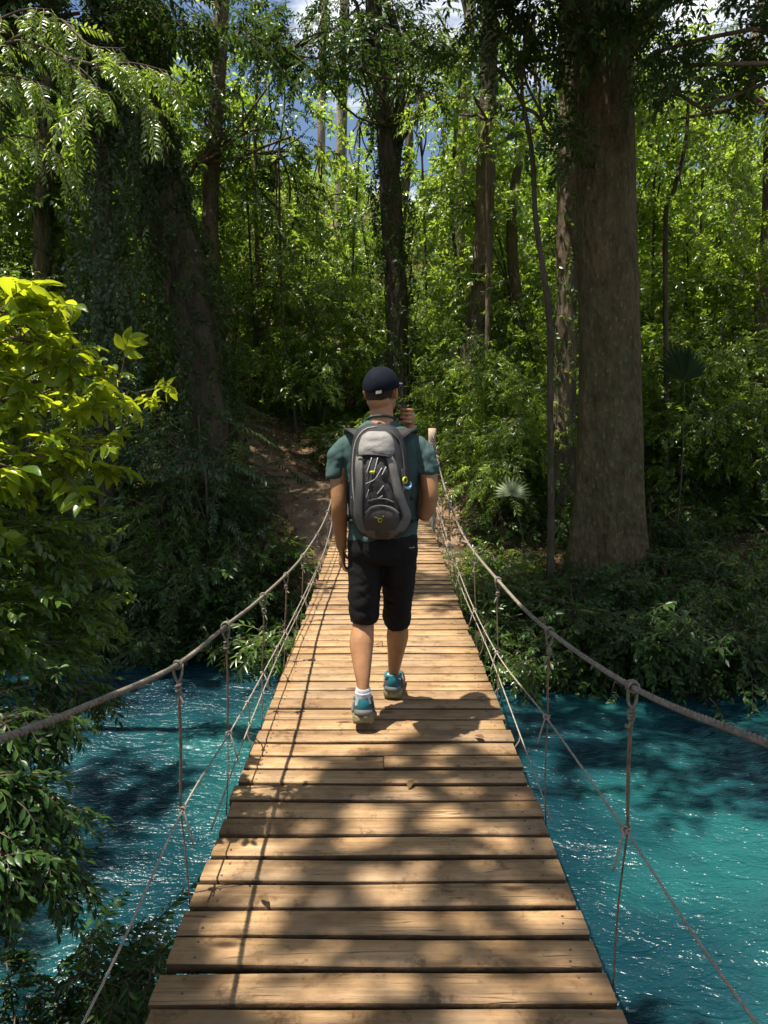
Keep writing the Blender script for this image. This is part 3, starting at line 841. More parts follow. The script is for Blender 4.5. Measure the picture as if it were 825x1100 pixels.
# --- the giant on the right bank
def giant():
    pts = [(655, 660, 11.0, 90), (655, 560, 11.0, 76), (656, 420, 11.0, 64), (652, 250, 11.0, 60), (649, 120, 11.0, 58), (646, -40, 11.0, 54), (640, -330, 11.0, 46)]
    P = [at(x, y, Y) for x, y, Y, wd in pts]; r = [wd / 2 / F * Y for *_, Y, wd in pts]
    P[0].z -= .35
    C = catmull([tuple(p) for p in P], 70); rr = np.interp(np.linspace(0, 1, 70), np.linspace(0, 1, len(r)), r)
    ns = 72; th = np.linspace(0, 2 * np.pi, ns, endpoint=False)
    z0 = C[0][2]; V = []
    lob = [(-1.75, .55), (-0.95, .42), (-2.6, .5), (.3, .5), (1.4, .45), (2.5, .4), (3.5, .3)]
    for i, c in enumerate(C):
        h = c[2] - z0; fl = math.exp(-max(0, h - .35) / 1.05)
        for a in th:
            k = 1.0
            for la, lw in lob:
                d = (a - la + math.pi) % (2 * math.pi) - math.pi
                k += (0.62 * fl * math.exp(-(d / (lw * .55)) ** 2)) + .085 * math.exp(-(d / (lw * .7)) ** 2) * math.exp(-h / 5)
            k += -.20 * fl + .045 * noise.noise((math.cos(a) * 2.2, math.sin(a) * 2.2, h * .45)) - .030 * abs(noise.noise((math.cos(a) * 5.5, math.sin(a) * 5.5, h * .35))) + .012 * noise.noise((math.cos(a) * 9, math.sin(a) * 9, h * 2.2))
            V.append((c[0] + math.cos(a) * rr[i] * k, c[1] + math.sin(a) * rr[i] * k, c[2]))
    Q = [(i * ns + j, i * ns + (j + 1) % ns, (i + 1) * ns + (j + 1) % ns, (i + 1) * ns + j) for i in range(69) for j in range(ns)]
    mb = MB(); mb.add(V, Q)
    # great boughs
    b0 = at(652, 75, 11.0); limb(mb, b0, at(728, -30, 10.6), .19, .15, n=10, sides=10, bend=.04)
    b1 = at(728, -30, 10.6); limb(mb, b1, b1 + Vector((2.2, -.6, 2.0)), .15, .06, n=10, sides=8)
    tops = [b1 + Vector((2.2, -.6, 2.0)), b1 + Vector((.6, -.4, .7))]
    for az, l, dz, t in ((2.9, 2.8, 1.2, .88), (-2.3, 3.0, 1.4, .9), (-.9, 3.2, 1.6, .86), (.5, 3.4, 1.8, .92), (1.7, 3.0, 2.0, .95), (3.6, 2.6, 1.6, .98)):
        a = Vector(C[int(t * 69)]); b = a + Vector((math.cos(az) * l, math.sin(az) * l, dz)); limb(mb, a, b, .16, .05, n=9, sides=8); tops.append(b)
    cl = []
    cx, cy_ = C[-1][0], C[-1][1]
    for tp in tops:
        cl += [tuple(r_) for r_ in ell_clumps(tp, (1.5, 1.4, .8), 11, cr=.34)]
    cl += [tuple(r_) for r_ in ell_clumps((cx - .7, cy_ - .5, 9.6), (2.8, 2.4, 1.3), 34, cr=.28)] + [tuple(r_) for r_ in ell_clumps((1.7, 9.0, 9.2), (2.0, 1.4, .7), 30, cr=.28)]  # second cluster added out of view to shade the trunk
    t = thing('rainforest_tree', 'massive bare buttressed trunk on the right bank, thickest tree of all', 'tree', (C[0][0], C[0][1], C[0][2]))
    link('trunk', mb.mesh('trunk', [M['bark_giant']], smooth=True), t)
    link('crown', leaves_mesh('crown', [clump_foliage(cl, S['mid'], 13, center=(cx, cy_, 9), scale=(.9, 1.4))], M['leaf_dark']), t)
giant()

def T(name, label, cat, pts, bark, exts=(), crown=None, cper=16, spr='far', lm='leaf', ivy=None, sides=12, group=None, rough=.2, limbs=(), cs=(.8, 1.2)):
    P, rad = trunk_px(pts)
    for e in exts: P, rad = ext(P, rad, *e)
    arrs = None; lb = list(limbs)
    if pts[0][2] >= 14 and cat == 'tree': cper = max(3, cper * 5 // 16)
    if crown:
        cl = []
        for c, r, k in crown:
            cc = np.array(P[-1]) + np.array(c) if c is not None else np.array(P[-1])
            ec = ell_clumps(cc, r, k, cr=.32); cl += [tuple(q) for q in ec]
            for q in ec[:max(3, k // 4)]:
                j = max(1, len(P) - 1 - int(rng.random() * 1.99)); a = P[j] * .8 + P[j - 1] * .2
                lb.append((a, q[:3], rad[j] * .6 + .01, .015))
        arrs = (M[lm], [clump_foliage(cl, S[spr], cper, scale=cs, center=P[-1])])
    iv = None
    if ivy:
        cnt, sp, spread, t0, t1, il = ivy
        iv = (M[il], [ivy_on(P, rad, cnt, S[sp], spread, t0, t1)])
    return tree_at(name, label, cat, P, rad, M[bark], arrs, group, lb, sides=sides, rough=rough, ivy=iv)

T('rainforest_tree', 'straight brown ivy-footed trunk standing close on the left of the giant trunk', 'tree',
  [(605, 540, 12.6, 25), (608, 330, 12.6, 23), (611, 120, 12.6, 21), (611, -60, 12.6, 19)], 'bark_mid', [(2.5,)], [((0, 0, .5), (1.8, 1.6, 1.2), 22)], ivy=(420, 'ivy', 1.0, .05, .7, 'leaf'), lm='leaf', cper=2)
T('rainforest_tree', 'tall forked dark trunk rising behind the cap of the hiker', 'tree',
  [(428, 470, 16, 26), (426, 330, 16, 23), (420, 230, 16, 23), (413, 110, 16, 20), (402, 30, 16, 17), (404, -60, 16, 15)], 'bark_dark', [(3, .7)], [((0, 0, .5), (2.6, 2.2, 1.3), 10), ((-.3, 0, -2.2), (1.5, 1.2, .9), 12)],
  ivy=(700, 'ivy', 1.1, .1, .75, 'leaf_dark'), lm='leaf', limbs=[(at(420, 205, 16), at(431, 100, 16.2), .13, .11), (at(431, 100, 16.2), at(425, -60, 16.2), .11, .08), (at(416, 130, 16), at(446, 122, 15.8), .07, .03), (at(424, 160, 16), at(462, 60, 15.6), .06, .03), (at(408, 70, 16), at(372, -10, 16.2), .07, .03)])
T('rainforest_tree', 'slender pale grey trunk between the forked dark trunk and the broad brown one', 'tree',
  [(489, 470, 20, 13), (493, 270, 20, 12), (498, 130, 20, 11), (506, 0, 20, 10)], 'bark_pale', [(4, .7)], [((0, 0, .3), (2.4, 2.2, 1.5), 10)])
T('rainforest_tree', 'broad brown trunk wrapped in dark vines on its foot, right of the slender grey trunk', 'tree',
  [(507, 495, 15.5, 34), (510, 400, 15.5, 30), (519, 270, 15.5, 21), (524, 120, 15.5, 18), (527, -40, 15.5, 16)], 'bark_mid', [(3, .7)], [((0, 0, .4), (2.2, 2.0, 1.3), 10)], ivy=(420, 'ivy', .9, .0, .45, 'leaf_dark'))
T('rainforest_tree', 'thin straight pale trunk below the white cloud gap', 'tree',
  [(362, 430, 24, 12), (364, 300, 24, 11.5), (367, 130, 24, 10.5), (371, -30, 24, 9.5)], 'bark_pale', [(4, .7)], [((0, 0, 1), (2.6, 2.4, 1.5), 8)])
T('rainforest_tree', 'thinnest pale trunk against the blue sky gap', 'tree',
  [(342, 420, 28, 9), (344, 230, 28, 9), (346, 70, 28, 8), (349, -30, 28, 7)], 'bark_pale', [(4, .7)], [((0, 0, 1), (2.6, 2.4, 1.5), 8)])
T('sapling', 'slim dark bending sapling in front of the giant trunk group, splitting near its top', 'sapling',
  [(592, 570, 10.2, 8), (591, 430, 10.2, 7), (590, 340, 10.2, 6.5), (576, 240, 10.2, 6), (571, 160, 10.2, 5), (561, 105, 10.2, 4)], 'bark_dark', [(.5,)], [((0, 0, .2), (.9, .8, .6), 9), ((.2, 0, -1.0), (.6, .6, .5), 5)], spr='mid', lm='leaf_dark', sides=8, cper=6)
T('rainforest_tree', 'stout leaning dark trunk hung with drooping fronds on the left bank', 'tree',
  [(226, 500, 12.0, 50), (214, 390, 12.0, 46), (195, 280, 12.0, 46), (170, 200, 12.0, 42), (155, 110, 12.0, 40), (143, -60, 12.0, 38)], 'bark_dark', [(3, .8)], [((-1.2, 0, .4), (2.4, 2.0, 1.1), 24), ((-.6, -.4, -1.6), (1.4, 1.1, .8), 12)],
  ivy=(1500, 'ivy', .7, .05, .95, 'leaf_dark'), lm='leaf_dark', cper=9, sides=18, rough=.35)
T('rainforest_tree', 'grey-brown trunk just right of the leaning dark trunk', 'tree',
  [(240, 440, 15, 20), (231, 330, 15, 18), (226, 220, 15, 16), (234, 90, 15, 15), (239, -40, 15, 14)], 'bark_mid', [(3, .7)], [((0, 0, .2), (2.4, 2.0, 1.4), 10)], ivy=(160, 'ivy', .9, .0, .7, 'leaf_dark'), lm='leaf_dark')
T('rainforest_tree', 'shaded brown trunk nearest the left edge of the wood', 'tree',
  [(45, 430, 14, 22), (46, 260, 14, 18), (50, 120, 14, 16), (54, -40, 14, 15)], 'bark_mid', [(3, .7)], [((0, 0, .3), (2.6, 2.0, 1.6), 13), ((-.2, -.2, -2.6), (1.7, 1.2, 1.0), 16)], ivy=(240, 'ivy', .9, .35, .95, 'leaf_dark'), lm='leaf_dark')
T('rainforest_tree', 'trunk swallowed by a column of trailing blue-green ivy', 'tree',
  [(112, 430, 10.4, 20), (110, 300, 10.4, 18), (112, 150, 10.4, 15), (112, 70, 10.4, 12)], 'bark_dark', [(1.2,)], [((0, 0, .2), (1.0, .9, .6), 9)], ivy=(1150, 'ivy', 3.4, .05, 1.0, 'leaf_ivy'), lm='leaf_ivy', spr='pin', cper=12)
T('rainforest_tree', 'pale curving trunk at the upper right edge', 'tree',
  [(788, 420, 17.5, 17), (797, 180, 17.5, 15), (800, 120, 17.5, 14), (813, 40, 17.5, 13), (824, -40, 17.5, 12)], 'bark_pale', [(3,)], [((0, 0, .4), (2.2, 1.8, 1.3), 26)])
T('sapling', 'thin crooked dark stem standing between the giant trunk and the pale curving trunk', 'sapling',
  [(716, 470, 13, 6), (715, 240, 13, 5), (724, 205, 13, 5), (737, 150, 13, 4)], 'bark_dark', [(.8,)], [((0, 0, 0), (1.0, .9, .6), 8)], lm='leaf_sun', sides=6, cper=5)
TH = [(300, 445, 18, 5, 292, 240, 305, 120), (318, 460, 15, 6, 303, 330, 300, 200), (322, 440, 19, 5, 330, 320, 345, 190), (385, 450, 20, 6, 378, 320, 386, 160), (275, 455, 16, 5, 272, 330, 262, 150),
      (455, 440, 21, 6, 458, 320, 452, 130), (545, 450, 18, 5, 549, 300, 556, 90), (690, 480, 16, 6, 700, 350, 703, 190), (760, 470, 17, 6, 752, 330, 757, 120), (575, 440, 22, 8, 578, 250, 574, 40)]
THL = ['thin dark pole stem in the shade below the blue sky gap', 'forking thin stem low on the left of the hiker', 'thin stem slanting up to the right beneath the pale trunks', 'thin straight stem between the pale trunks and the forked dark trunk',
       'thin stem beside the grey-brown trunk on the left', 'thin stem just right of the forked dark trunk', 'thin stem between the broad vine-wrapped trunk and the bending sapling', 'thin stem close on the right side of the giant trunk',
       'thin stem midway between giant trunk and right edge', 'distant pale stem behind the bending sapling']
for (x0, y0, Y, wd, x1, y1, x2, y2), lb in zip(TH, THL):
    wd *= .62
    T('sapling', lb, 'sapling', [(x0, y0, Y, wd), (x1, y1, Y, wd * .85), (x2, y2, Y, wd * .6)], 'bark_dark', [(.8,)], [((0, 0, 0), (1.2, 1.1, .8), 4), ((.1, 0, -1.6), (.9, .8, .6), 3)], lm='leaf_sun', sides=6, group='thin stems in the thicket', cper=4)

# ------------------------------------------------------------------ understory and thicket
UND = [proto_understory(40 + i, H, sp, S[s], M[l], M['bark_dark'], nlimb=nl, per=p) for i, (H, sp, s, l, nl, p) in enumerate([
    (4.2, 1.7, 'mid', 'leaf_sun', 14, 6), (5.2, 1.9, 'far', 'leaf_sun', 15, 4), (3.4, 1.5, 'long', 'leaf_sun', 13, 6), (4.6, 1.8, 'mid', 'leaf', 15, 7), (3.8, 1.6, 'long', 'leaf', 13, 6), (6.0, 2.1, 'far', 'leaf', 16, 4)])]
def understory(k, x, y, s, label, group, rz=None):
    return put('understory_tree', label, 'tree', UND[k], ('trunk', 'crown'), (x, y, ground_z(x, y)), rng.uniform(0, 6.28) if rz is None else rz, s, group)
def side(px): return (px - CX) / F
# (px of crown, Y, proto, scale)
ZONES = []
for px, Y, k, s in [(455, 21, 0, 1.1), (470, 17, 2, .95), (525, 17.5, 0, .9), (560, 15.5, 4, .85), (560, 19, 1, 1.0), (395, 19, 3, .95), (350, 17, 4, .95), (320, 20, 1, .95), (290, 17, 3, 1.0), (255, 19, 5, .95), (370, 23, 0, 1.1), (420, 25, 2, 1.25),
              (480, 25, 1, 1.2), (530, 24, 0, 1.3), (600, 22, 1, 1.1), (640, 18, 3, 1.0), (690, 17, 0, 1.0), (740, 16, 1, .9), (790, 15, 0, 1.0), (700, 21, 1, 1.15), (760, 20, 2, 1.35), (820, 18, 1, 1.1), (860, 15, 3, 1.0), (720, 13.6, 4, .7), (800, 13, 4, .75),
              (200, 17, 3, 1.1), (150, 15, 4, 1.05), (95, 16, 5, .95), (30, 16, 3, 1.1), (60, 20, 1, 1.2), (130, 21, 0, 1.25), (-20, 14, 4, 1.1), (215, 14.2, 3, .7), (90, 13.3, 4, .75), (0, 12.8, 3, .75), (620, 14.5, 3, .7), (880, 20, 0, 1.2), (-60, 18, 5, 1.1)]:
    side_ = 'left of the path' if px < 380 else ('behind the hiker' if px < 470 else ('right of the trail' if px < 610 else 'beyond the giant trunk'))
    tone = ['sunlit', 'tall sunlit', 'narrow-leaved sunlit', 'mid green', 'shaded narrow-leaved', 'tall mid green'][k]
    near = 'at the front' if Y < 15.2 else ('in the middle' if Y < 19.5 else 'at the back')
    x = side(px) * Y
    understory(k, x, Y, s, f'{tone} bushy tree {near} of the thicket {side_}', 'understory trees of the thicket')
# the far wooded slope that closes the view
FAR = [proto_understory(70 + i, H, sp, S['far'], M[l], M['bark_mid'], nlimb=16, per=7, r=.06, low=.3) for i, (H, sp, l) in enumerate([(5.5, 2.3, 'leaf_sun'), (6.8, 2.6, 'leaf'), (4.8, 2.1, 'leaf_sun')])]
far_rng = np.random.default_rng(5); cnt = 0
for row, (Y, stepx) in enumerate(((23.5, 2.9), (27.5, 3.1), (32, 3.3), (37, 3.7), (44, 4.4))):
    for i, x in enumerate(np.arange(-.66 * Y, .66 * Y, stepx)):
        k = int(far_rng.integers(0, 3)); xx = x + far_rng.normal(0, .7); yy = Y + far_rng.normal(0, 1.2); s = far_rng.uniform(.85, 1.2)
        px = xx / yy * F + CX
        if 250 < px < 520: s *= .56
        wh = 'left' if px < 330 else ('middle' if px < 520 else 'right')
        put('forest_tree', f'distant leafy tree on the {wh} of the far wooded slope', 'tree', FAR[k], ('trunk', 'crown'), (xx, yy, ground_z(xx, yy)), far_rng.uniform(0, 6.28), s, f'trees on the {wh} of the far slope')
# slender trees that fill the wood between the trunks
SLN = [proto_understory(90 + i, H, sp, S[q], M[l], M['bark_dark'], nlimb=nl, per=p, r=.030, low=.22) for i, (H, sp, q, l, nl, p) in enumerate([
    (7.5, 1.5, 'far', 'leaf_sun', 22, 3), (8.5, 1.7, 'far', 'leaf', 23, 3), (6.5, 1.4, 'mid', 'leaf_sun', 22, 4), (9.0, 1.6, 'far', 'leaf_sun', 24, 3)])]
for px, Y, k, s in [(-10, 16, 1, .95), (30, 19, 0, 1.1), (75, 15, 2, .95), (120, 18, 3, 1.0), (165, 16, 1, .9), (205, 20, 0, 1.1), (245, 17, 2, .8), (300, 24, 2, .75), (355, 26, 0, .8), (450, 22, 3, .9), (475, 19, 2, .85), (535, 20, 0, 1.0), (560, 18, 3, .95), (585, 16, 2, 1.0), (620, 20, 1, 1.1),
                    (680, 15, 0, .95), (705, 18, 3, 1.05), (735, 15, 2, 1.0), (765, 19, 0, 1.15), (800, 16.5, 3, .95), (830, 14, 2, .95), (860, 18, 1, 1.1), (770, 13.8, 0, .75), (-60, 19, 3, 1.1), (690, 13.2, 2, .62)]:
    x = side(px) * Y
    where = 'left part' if px < 260 else ('middle' if px < 500 else 'right part')
    hue = ['sun-struck', 'deeper green', 'finely leaved bright', 'tallest airy'][k]
    put('slender_tree', f'{hue} slender tree in the {where} of the wood', 'tree', SLN[k], ('trunk', 'crown'), (x, Y, ground_z(x, Y)), rng.uniform(0, 6.28), s, f'slender trees in the {where} of the wood')
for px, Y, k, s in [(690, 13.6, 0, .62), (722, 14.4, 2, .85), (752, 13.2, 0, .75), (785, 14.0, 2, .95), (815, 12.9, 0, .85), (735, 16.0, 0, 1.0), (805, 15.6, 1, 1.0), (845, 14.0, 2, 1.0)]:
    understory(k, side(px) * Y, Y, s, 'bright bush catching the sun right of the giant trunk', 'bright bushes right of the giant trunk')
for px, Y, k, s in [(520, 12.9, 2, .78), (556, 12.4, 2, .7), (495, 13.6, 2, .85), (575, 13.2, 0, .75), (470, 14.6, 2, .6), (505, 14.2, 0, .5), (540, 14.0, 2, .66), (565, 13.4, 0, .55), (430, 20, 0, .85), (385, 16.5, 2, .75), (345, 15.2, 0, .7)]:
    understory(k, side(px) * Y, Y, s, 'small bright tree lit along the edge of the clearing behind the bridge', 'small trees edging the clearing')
# tall crowns closing the upper corners
def canopy_tree(label, x, y, H, c, r, k, lm, spr='far', per=16, bark='bark_mid', rad=.16, cs=(.8, 1.2)):
    g = ground_z(x, y); P = [Vector((x, y, g - .3)), Vector((x + rng.normal(0, .12), y, g + H * .25)), Vector((x * .95 + c[0] * .05 + rng.normal(0, .22), y, g + H * .55)), Vector((x * .8 + c[0] * .2, y * .8 + c[1] * .2, c[2] - .3))]
    ec = ell_clumps(c, r, k, cr=.30); lb = [(P[-1], q[:3], rad * .5, .02) for q in ec[:max(4, k // 4)]]
    return tree_at('rainforest_tree', label, 'tree', P, [rad, rad * .9, rad * .8, rad * .5], M[bark], (M[lm], [clump_foliage(ec, S[spr], per, center=c, scale=cs)]), None, lb)
canopy_tree('tree whose dark leaves fill the top edge left of the sky gap', -5.6, 9.2, 6, (-2.9, 9.6, 6.5), (1.5, 1.2, .75), 30, 'leaf_dark', 'mid', 13)
canopy_tree('tree whose shaded leaves hang at the top left of the ivy column', -7.6, 8.6, 6, (-4.8, 9.3, 6.5), (1.7, 1.4, 1.0), 34, 'leaf_dark', 'mid', 13)
canopy_tree('tree with low dark sprays across the top of the giant trunk', 3.75, 12.6, 6, (2.2, 9.8, 6.7), (1.5, .9, .7), 28, 'leaf_dark', 'mid', 12, rad=.06)
canopy_tree('tall tree whose sunny crown fills the upper right corner', 7.2, 14.5, 8, (6.4, 13.6, 7.4), (2.4, 1.3, 1.5), 40, 'leaf', 'mid', 6)
canopy_tree('tall tree with light leaves between giant trunk and right edge', 5.2, 17.5, 8, (5.2, 17, 7.6), (2.3, 1.8, 2.2), 36, 'leaf_sun', 'far', 4)
canopy_tree('tall tree with a loose crown above the bending sapling', 3.2, 17.5, 9, (2.9, 17.5, 8.2), (1.7, 1.6, 1.7), 26, 'leaf_sun', 'far', 4)
canopy_tree('tall tree with airy leaves across the blue sky gap', -3.2, 19.5, 9, (-2.7, 19, 7.8), (1.6, 1.5, 1.8), 20, 'leaf', 'far', 5)
canopy_tree('tree with dark leaves over the left hillside', -5.2, 15.4, 7, (-5.0, 15.2, 6.4), (2.2, 1.6, 2.0), 40, 'leaf', 'far', 6)
canopy_tree('tree closing the wood at the far left edge', -8.4, 15.0, 7, (-7.6, 14.6, 6.0), (2.2, 2.0, 2.6), 44, 'leaf', 'far', 6)
canopy_tree('tall tree with a small crown right above the hiker', .6, 23, 11, (.9, 23, 11.0), (2.2, 2.0, 1.2), 14, 'leaf', 'far', 4)
canopy_tree('tall tree with a high crown over the broad brown trunk', 3.0, 24, 11, (3.3, 24, 11.4), (2.4, 2.0, 1.8), 22, 'leaf_sun', 'far', 4)
canopy_tree('tree with dark overhanging sprays above the forked dark trunk', .3, 16.7, 7, (-.4, 13.2, 7.7), (2.0, .9, .7), 34, 'leaf_dark', 'mid', 7, rad=.045)
canopy_tree('tree letting light leaves hang between forked trunk and broad brown trunk', 2.0, 14.6, 7, (1.6, 14.4, 7.3), (1.2, .9, 1.0), 18, 'leaf_sun', 'mid', 5, rad=.06)
canopy_tree('tree with a lacy dark crown in front of the blue sky gap', -3.9, 14.8, 7, (-2.3, 14.6, 6.6), (1.1, .8, 1.5), 26, 'leaf_dark', 'small', 7, rad=.07)
canopy_tree('tree whose light sprays hang over the right edge of the wood', 7.0, 12.6, 7, (6.1, 12.2, 5.6), (1.1, .9, 1.4), 22, 'leaf_sun', 'mid', 7, rad=.07)
canopy_tree('tree with deep green sprays along the very top edge left of the forked trunk', -2.9, 16.6, 9, (-1.6, 16.2, 9.3), (2.2, .9, .8), 52, 'leaf_dark', 'mid', 8, rad=.05)
canopy_tree('tree with fresh sprays along the very top edge right of the forked trunk', 1.9, 17.8, 9, (1.0, 17.4, 9.7), (2.2, .9, .9), 48, 'leaf', 'mid', 8, rad=.07)
canopy_tree('tree whose dark sprays hang into the upper right corner', 8.6, 9.0, 7, (4.1, 9.7, 6.2), (1.3, .8, .6), 26, 'leaf_dark', 'mid', 9, rad=.08)
for px, Y, k, s in [(285, 15.6, 2, .95), (330, 16.2, 0, .75), (365, 18, 2, 1.0), (445, 18.5, 0, .8), (480, 16.0, 2, .85), (545, 16.5, 0, .8), (600, 17, 2, 1.0), (205, 12.9, 4, .7), (155, 13.4, 3, .7)]:
    understory(k, side(px) * Y, Y, s, 'loose leafy bush low between the stems of the wood', 'loose bushes low in the wood')
# unseen crowns added over the river to cast shade on banks, water and planks
# gaps cut in the unseen near crown: (x, y, radius) of the sun flecks they let through to the deck
GAPS = []
for px, py, r in [(431, 849, .085), (498, 847, .075), (389, 866, .055), (402, 882, .11), (386, 902, .075), (481, 879, .10), (538, 899, .08), (418, 952, .12), (441, 978, .07), (312, 932, .065), (286, 955, .11), (272, 982, .09),
                  (584, 978, .11), (421, 816, .045), (339, 821, .05), (471, 823, .05), (478, 805, .045), (418, 801, .05), (352, 1085, .11), (511, 1081, .11), (270, 1026, .085), (518, 1048, .06), (300, 845, .05), (280, 870, .07), (560, 860, .06), (250, 1062, .06),
                  (330, 1035, .05), (600, 1040, .07), (610, 930, .05), (360, 1010, .045), (545, 950, .05), (470, 1020, .05), (330, 890, .04), (515, 920, .04), (450, 925, .04), (390, 1050, .045), (240, 1000, .06), (620, 985, .05), (500, 985, .05), (345, 965, .045), (560, 1065, .05), (430, 1055, .05), (590, 905, .045), (320, 905, .04), (455, 860, .035), (540, 1010, .045), (300, 1075, .05), (640, 1065, .06)]:
    d = at(px, py, 1.0) - CAM; p = CAM + d * (-CAM.z / d.z); GAPS.append((p.x, p.y, r))
def fleck_tree():
    H = 9.5; c = up((.15, 2.25, 0), H); n = 560
    pos = c + np.column_stack([rng.uniform(-.85, 1.0, n), rng.uniform(-1.45, 1.0, n), rng.normal(0, .35, n)])
    V, T_, Mi = place(S['far'], pos, rng.uniform(0, 6.28, n), rng.normal(-.1, .25, n), rng.normal(0, .3, n), rng.uniform(.7, 1.1, n))
    ce = V[T_].mean(axis=1); sd = np.array(SUN); g = ce - sd * (ce[:, 2] / sd[2])[:, None]
    keep = (g[:, 0] > np.where(g[:, 1] < 2.15, -.70, -.36) + .08 * np.sin(g[:, 1] * 9)) & (g[:, 1] < 3.25 + .12 * np.sin(g[:, 0] * 8))
    for x, y, r in GAPS:
        a = np.arctan2(g[:, 1] - y, g[:, 0] - x); keep &= np.hypot(g[:, 0] - x, g[:, 1] - y) > r * (.92 + .16 * np.sin(a * 3 + x * 40)) + .012
    T_, Mi = T_[keep], Mi[keep]; used, inv = np.unique(T_, return_inverse=True); V = V[used]; T_ = inv.reshape(-1, 3)
    gz = ground_z(-4.6, -2.0); P = [Vector((-4.6, -2.0, gz - .3)), Vector((-4.8, -1.6, 7)), Vector((c[0] - .9, c[1] - .8, c[2] - 1.2))]
    return tree_at('rainforest_tree', 'unseen tree leaning over the near bank, gaps cut in its leaves to shape the sun flecks', 'tree', P, [.18, .13, .07], M['bark_mid'],
                   (M['leaf'], [(V, T_, Mi)]), None, [(P[-1], pos[q], .03, .01) for q in range(14)])
fleck_tree()
canopy_tree('unseen tree added to shade the left bank', -9.0, 11.5, 8, tuple(up((-4.1, 9.7, -.3), 9.6)), (2.4, 1.9, .9), 46, 'leaf_dark', 'far', 22)  # this and the following crowns sit out of view, added to cast shade
canopy_tree('unseen tree added to shade the right bank', 9.0, 9.5, 8, tuple(up((4.6, 9.2, -.8), 9.8)), (3.2, 2.0, .9), 60, 'leaf_dark', 'far', 22)
canopy_tree('unseen tree added to shade the middle of the river right of the bridge', 10.5, 5.5, 9, tuple(up((4.6, 6.6, -1.5), 11)), (3.4, 1.3, .8), 44, 'leaf_dark', 'far', 12)
canopy_tree('unseen tree added to shade the river left of the bridge', -9.5, 5.0, 9, tuple(up((-4.2, 7.2, -1.5), 11)), (2.6, 1.5, .8), 16, 'leaf_dark', 'far', 7)
canopy_tree('unseen tree added to shade the near left water', -9.0, 1.0, 9, tuple(up((-2.9, 4.4, -1.5), 11)), (1.5, 1.5, .7), 22, 'leaf_dark', 'far', 6)  # out-of-view crown added to take sun sheen off the water
canopy_tree('tree with an unseen crown added to dapple the far end of the deck', 4.2, 13.5, 8, tuple(up((.2, 8.9, 0), 9.0)), (1.5, 1.3, .6), 16, 'leaf', 'mid', 10)
# ------------------------------------------------------------------ shrubs of the banks
SHR = [proto_shrub(120 + i, H, sp, S[s], M[l], n=n) for i, (H, sp, s, l, n) in enumerate([
    (.75, .75, 'small', 'leaf_dark', 230), (.9, .8, 'mid', 'leaf_dark', 150), (1.1, .85, 'long', 'leaf', 130), (.6, .8, 'small', 'leaf', 230), (1.2, .8, 'pin', 'leaf_ivy', 130)])]
def shrub(k, x, y, s, label, group=None, dz=0):
    return put('shrub', label, 'shrub', SHR[k], ('stem', 'foliage'), (x, y, ground_z(x, y) + dz), rng.uniform(0, 6.28), s, group)
def in_path(x, y):
    for q_, pts in enumerate(([(-.3, 10.0), (-.9, 11.4), (-1.7, 12.6), (-2.6, 13.9)], [(.3, 10.0), (.75, 11.5), (1.1, 13.0), (1.6, 15.5)])):
        for (a, b), (c, d) in zip(pts, pts[1:]):
            u = max(0, min(1, ((x - a) * (c - a) + (y - b) * (d - b)) / ((c - a) ** 2 + (d - b) ** 2)))
            if math.hypot(x - a - u * (c - a), y - b - u * (d - b)) < (1.35, 1.0)[q_]: return True
    return False
kinds = ['small-leaved dark', 'broad-leaved dark', 'narrow-leaved', 'low small-leaved', 'feathery blue-green']
def bank(n, x0, x1, t0, t1, side_, seed, ks, ss=(.75, 1.15)):
    r_ = np.random.default_rng(seed); done = []; tries = 0
    while len(done) < n and tries < 4000:
        tries += 1
        x = r_.uniform(x0, x1); t = r_.uniform(t0, t1); y = y_far(x) + t
        if in_path(x, y) or (abs(x) < .85 and y < 11.2) or math.hypot(x - 3.3, y - 11) < .75: continue
        if any(math.hypot(x - a, y - b) < .52 for a, b in done): continue
        done.append((x, y)); k = int(r_.choice(ks)); s = r_.uniform(*ss)
        where = 'overhanging the waterline' if t < .6 else ('halfway up the bank' if t < 2.0 else 'at the top of the bank')
        shrub(k, x, y, s, f'{kinds[k]} shrub {where} on the far {side_} shore', f'shrubs of the {side_} bank')
bank(15, -6.5, -.9, -.12, .5, 'left', 1, [0, 1, 3, 0])
bank(24, -6.8, -1.0, .6, 2.0, 'left', 2, [0, 1, 3, 2, 4])
bank(16, -7.5, -1.6, 2.1, 5.0, 'left', 3, [1, 2, 4, 0])
bank(15, .95, 6.5, -.12, .5, 'right', 4, [0, 3, 1, 0])
bank(24, .9, 7.0, .6, 2.0, 'right', 5, [0, 1, 3, 2], (.55, .85))
bank(26, 1.0, 8.0, 2.1, 6.5, 'right', 6, [1, 2, 3, 2, 0], (.65, 1.0))
# lit narrow-leaved shrub that leans over the slope left of the bridge
p = at(228, 600, 10.6); shrub(4, p.x, p.y, 1.45, 'tall feathery shrub catching the sun under the leaning dark trunk')
p = at(300, 690, 8.9); shrub(2, p.x, p.y, .85, 'pale-leaved shrub leaning out under the left handrail rope')
p = at(530, 590, 10.0); shrub(3, p.x, p.y, 1.0, 'bright low shrub beside the deck just below the fan palm leaf')
p = at(500, 470, 14.2); shrub(2, p.x, p.y, .9, 'sunlit yellow-green shrub behind the far anchor post')
p = at(380, 500, 13.5); shrub(1, p.x, p.y, .9, 'dark shrub left of the hiker at shoulder height')

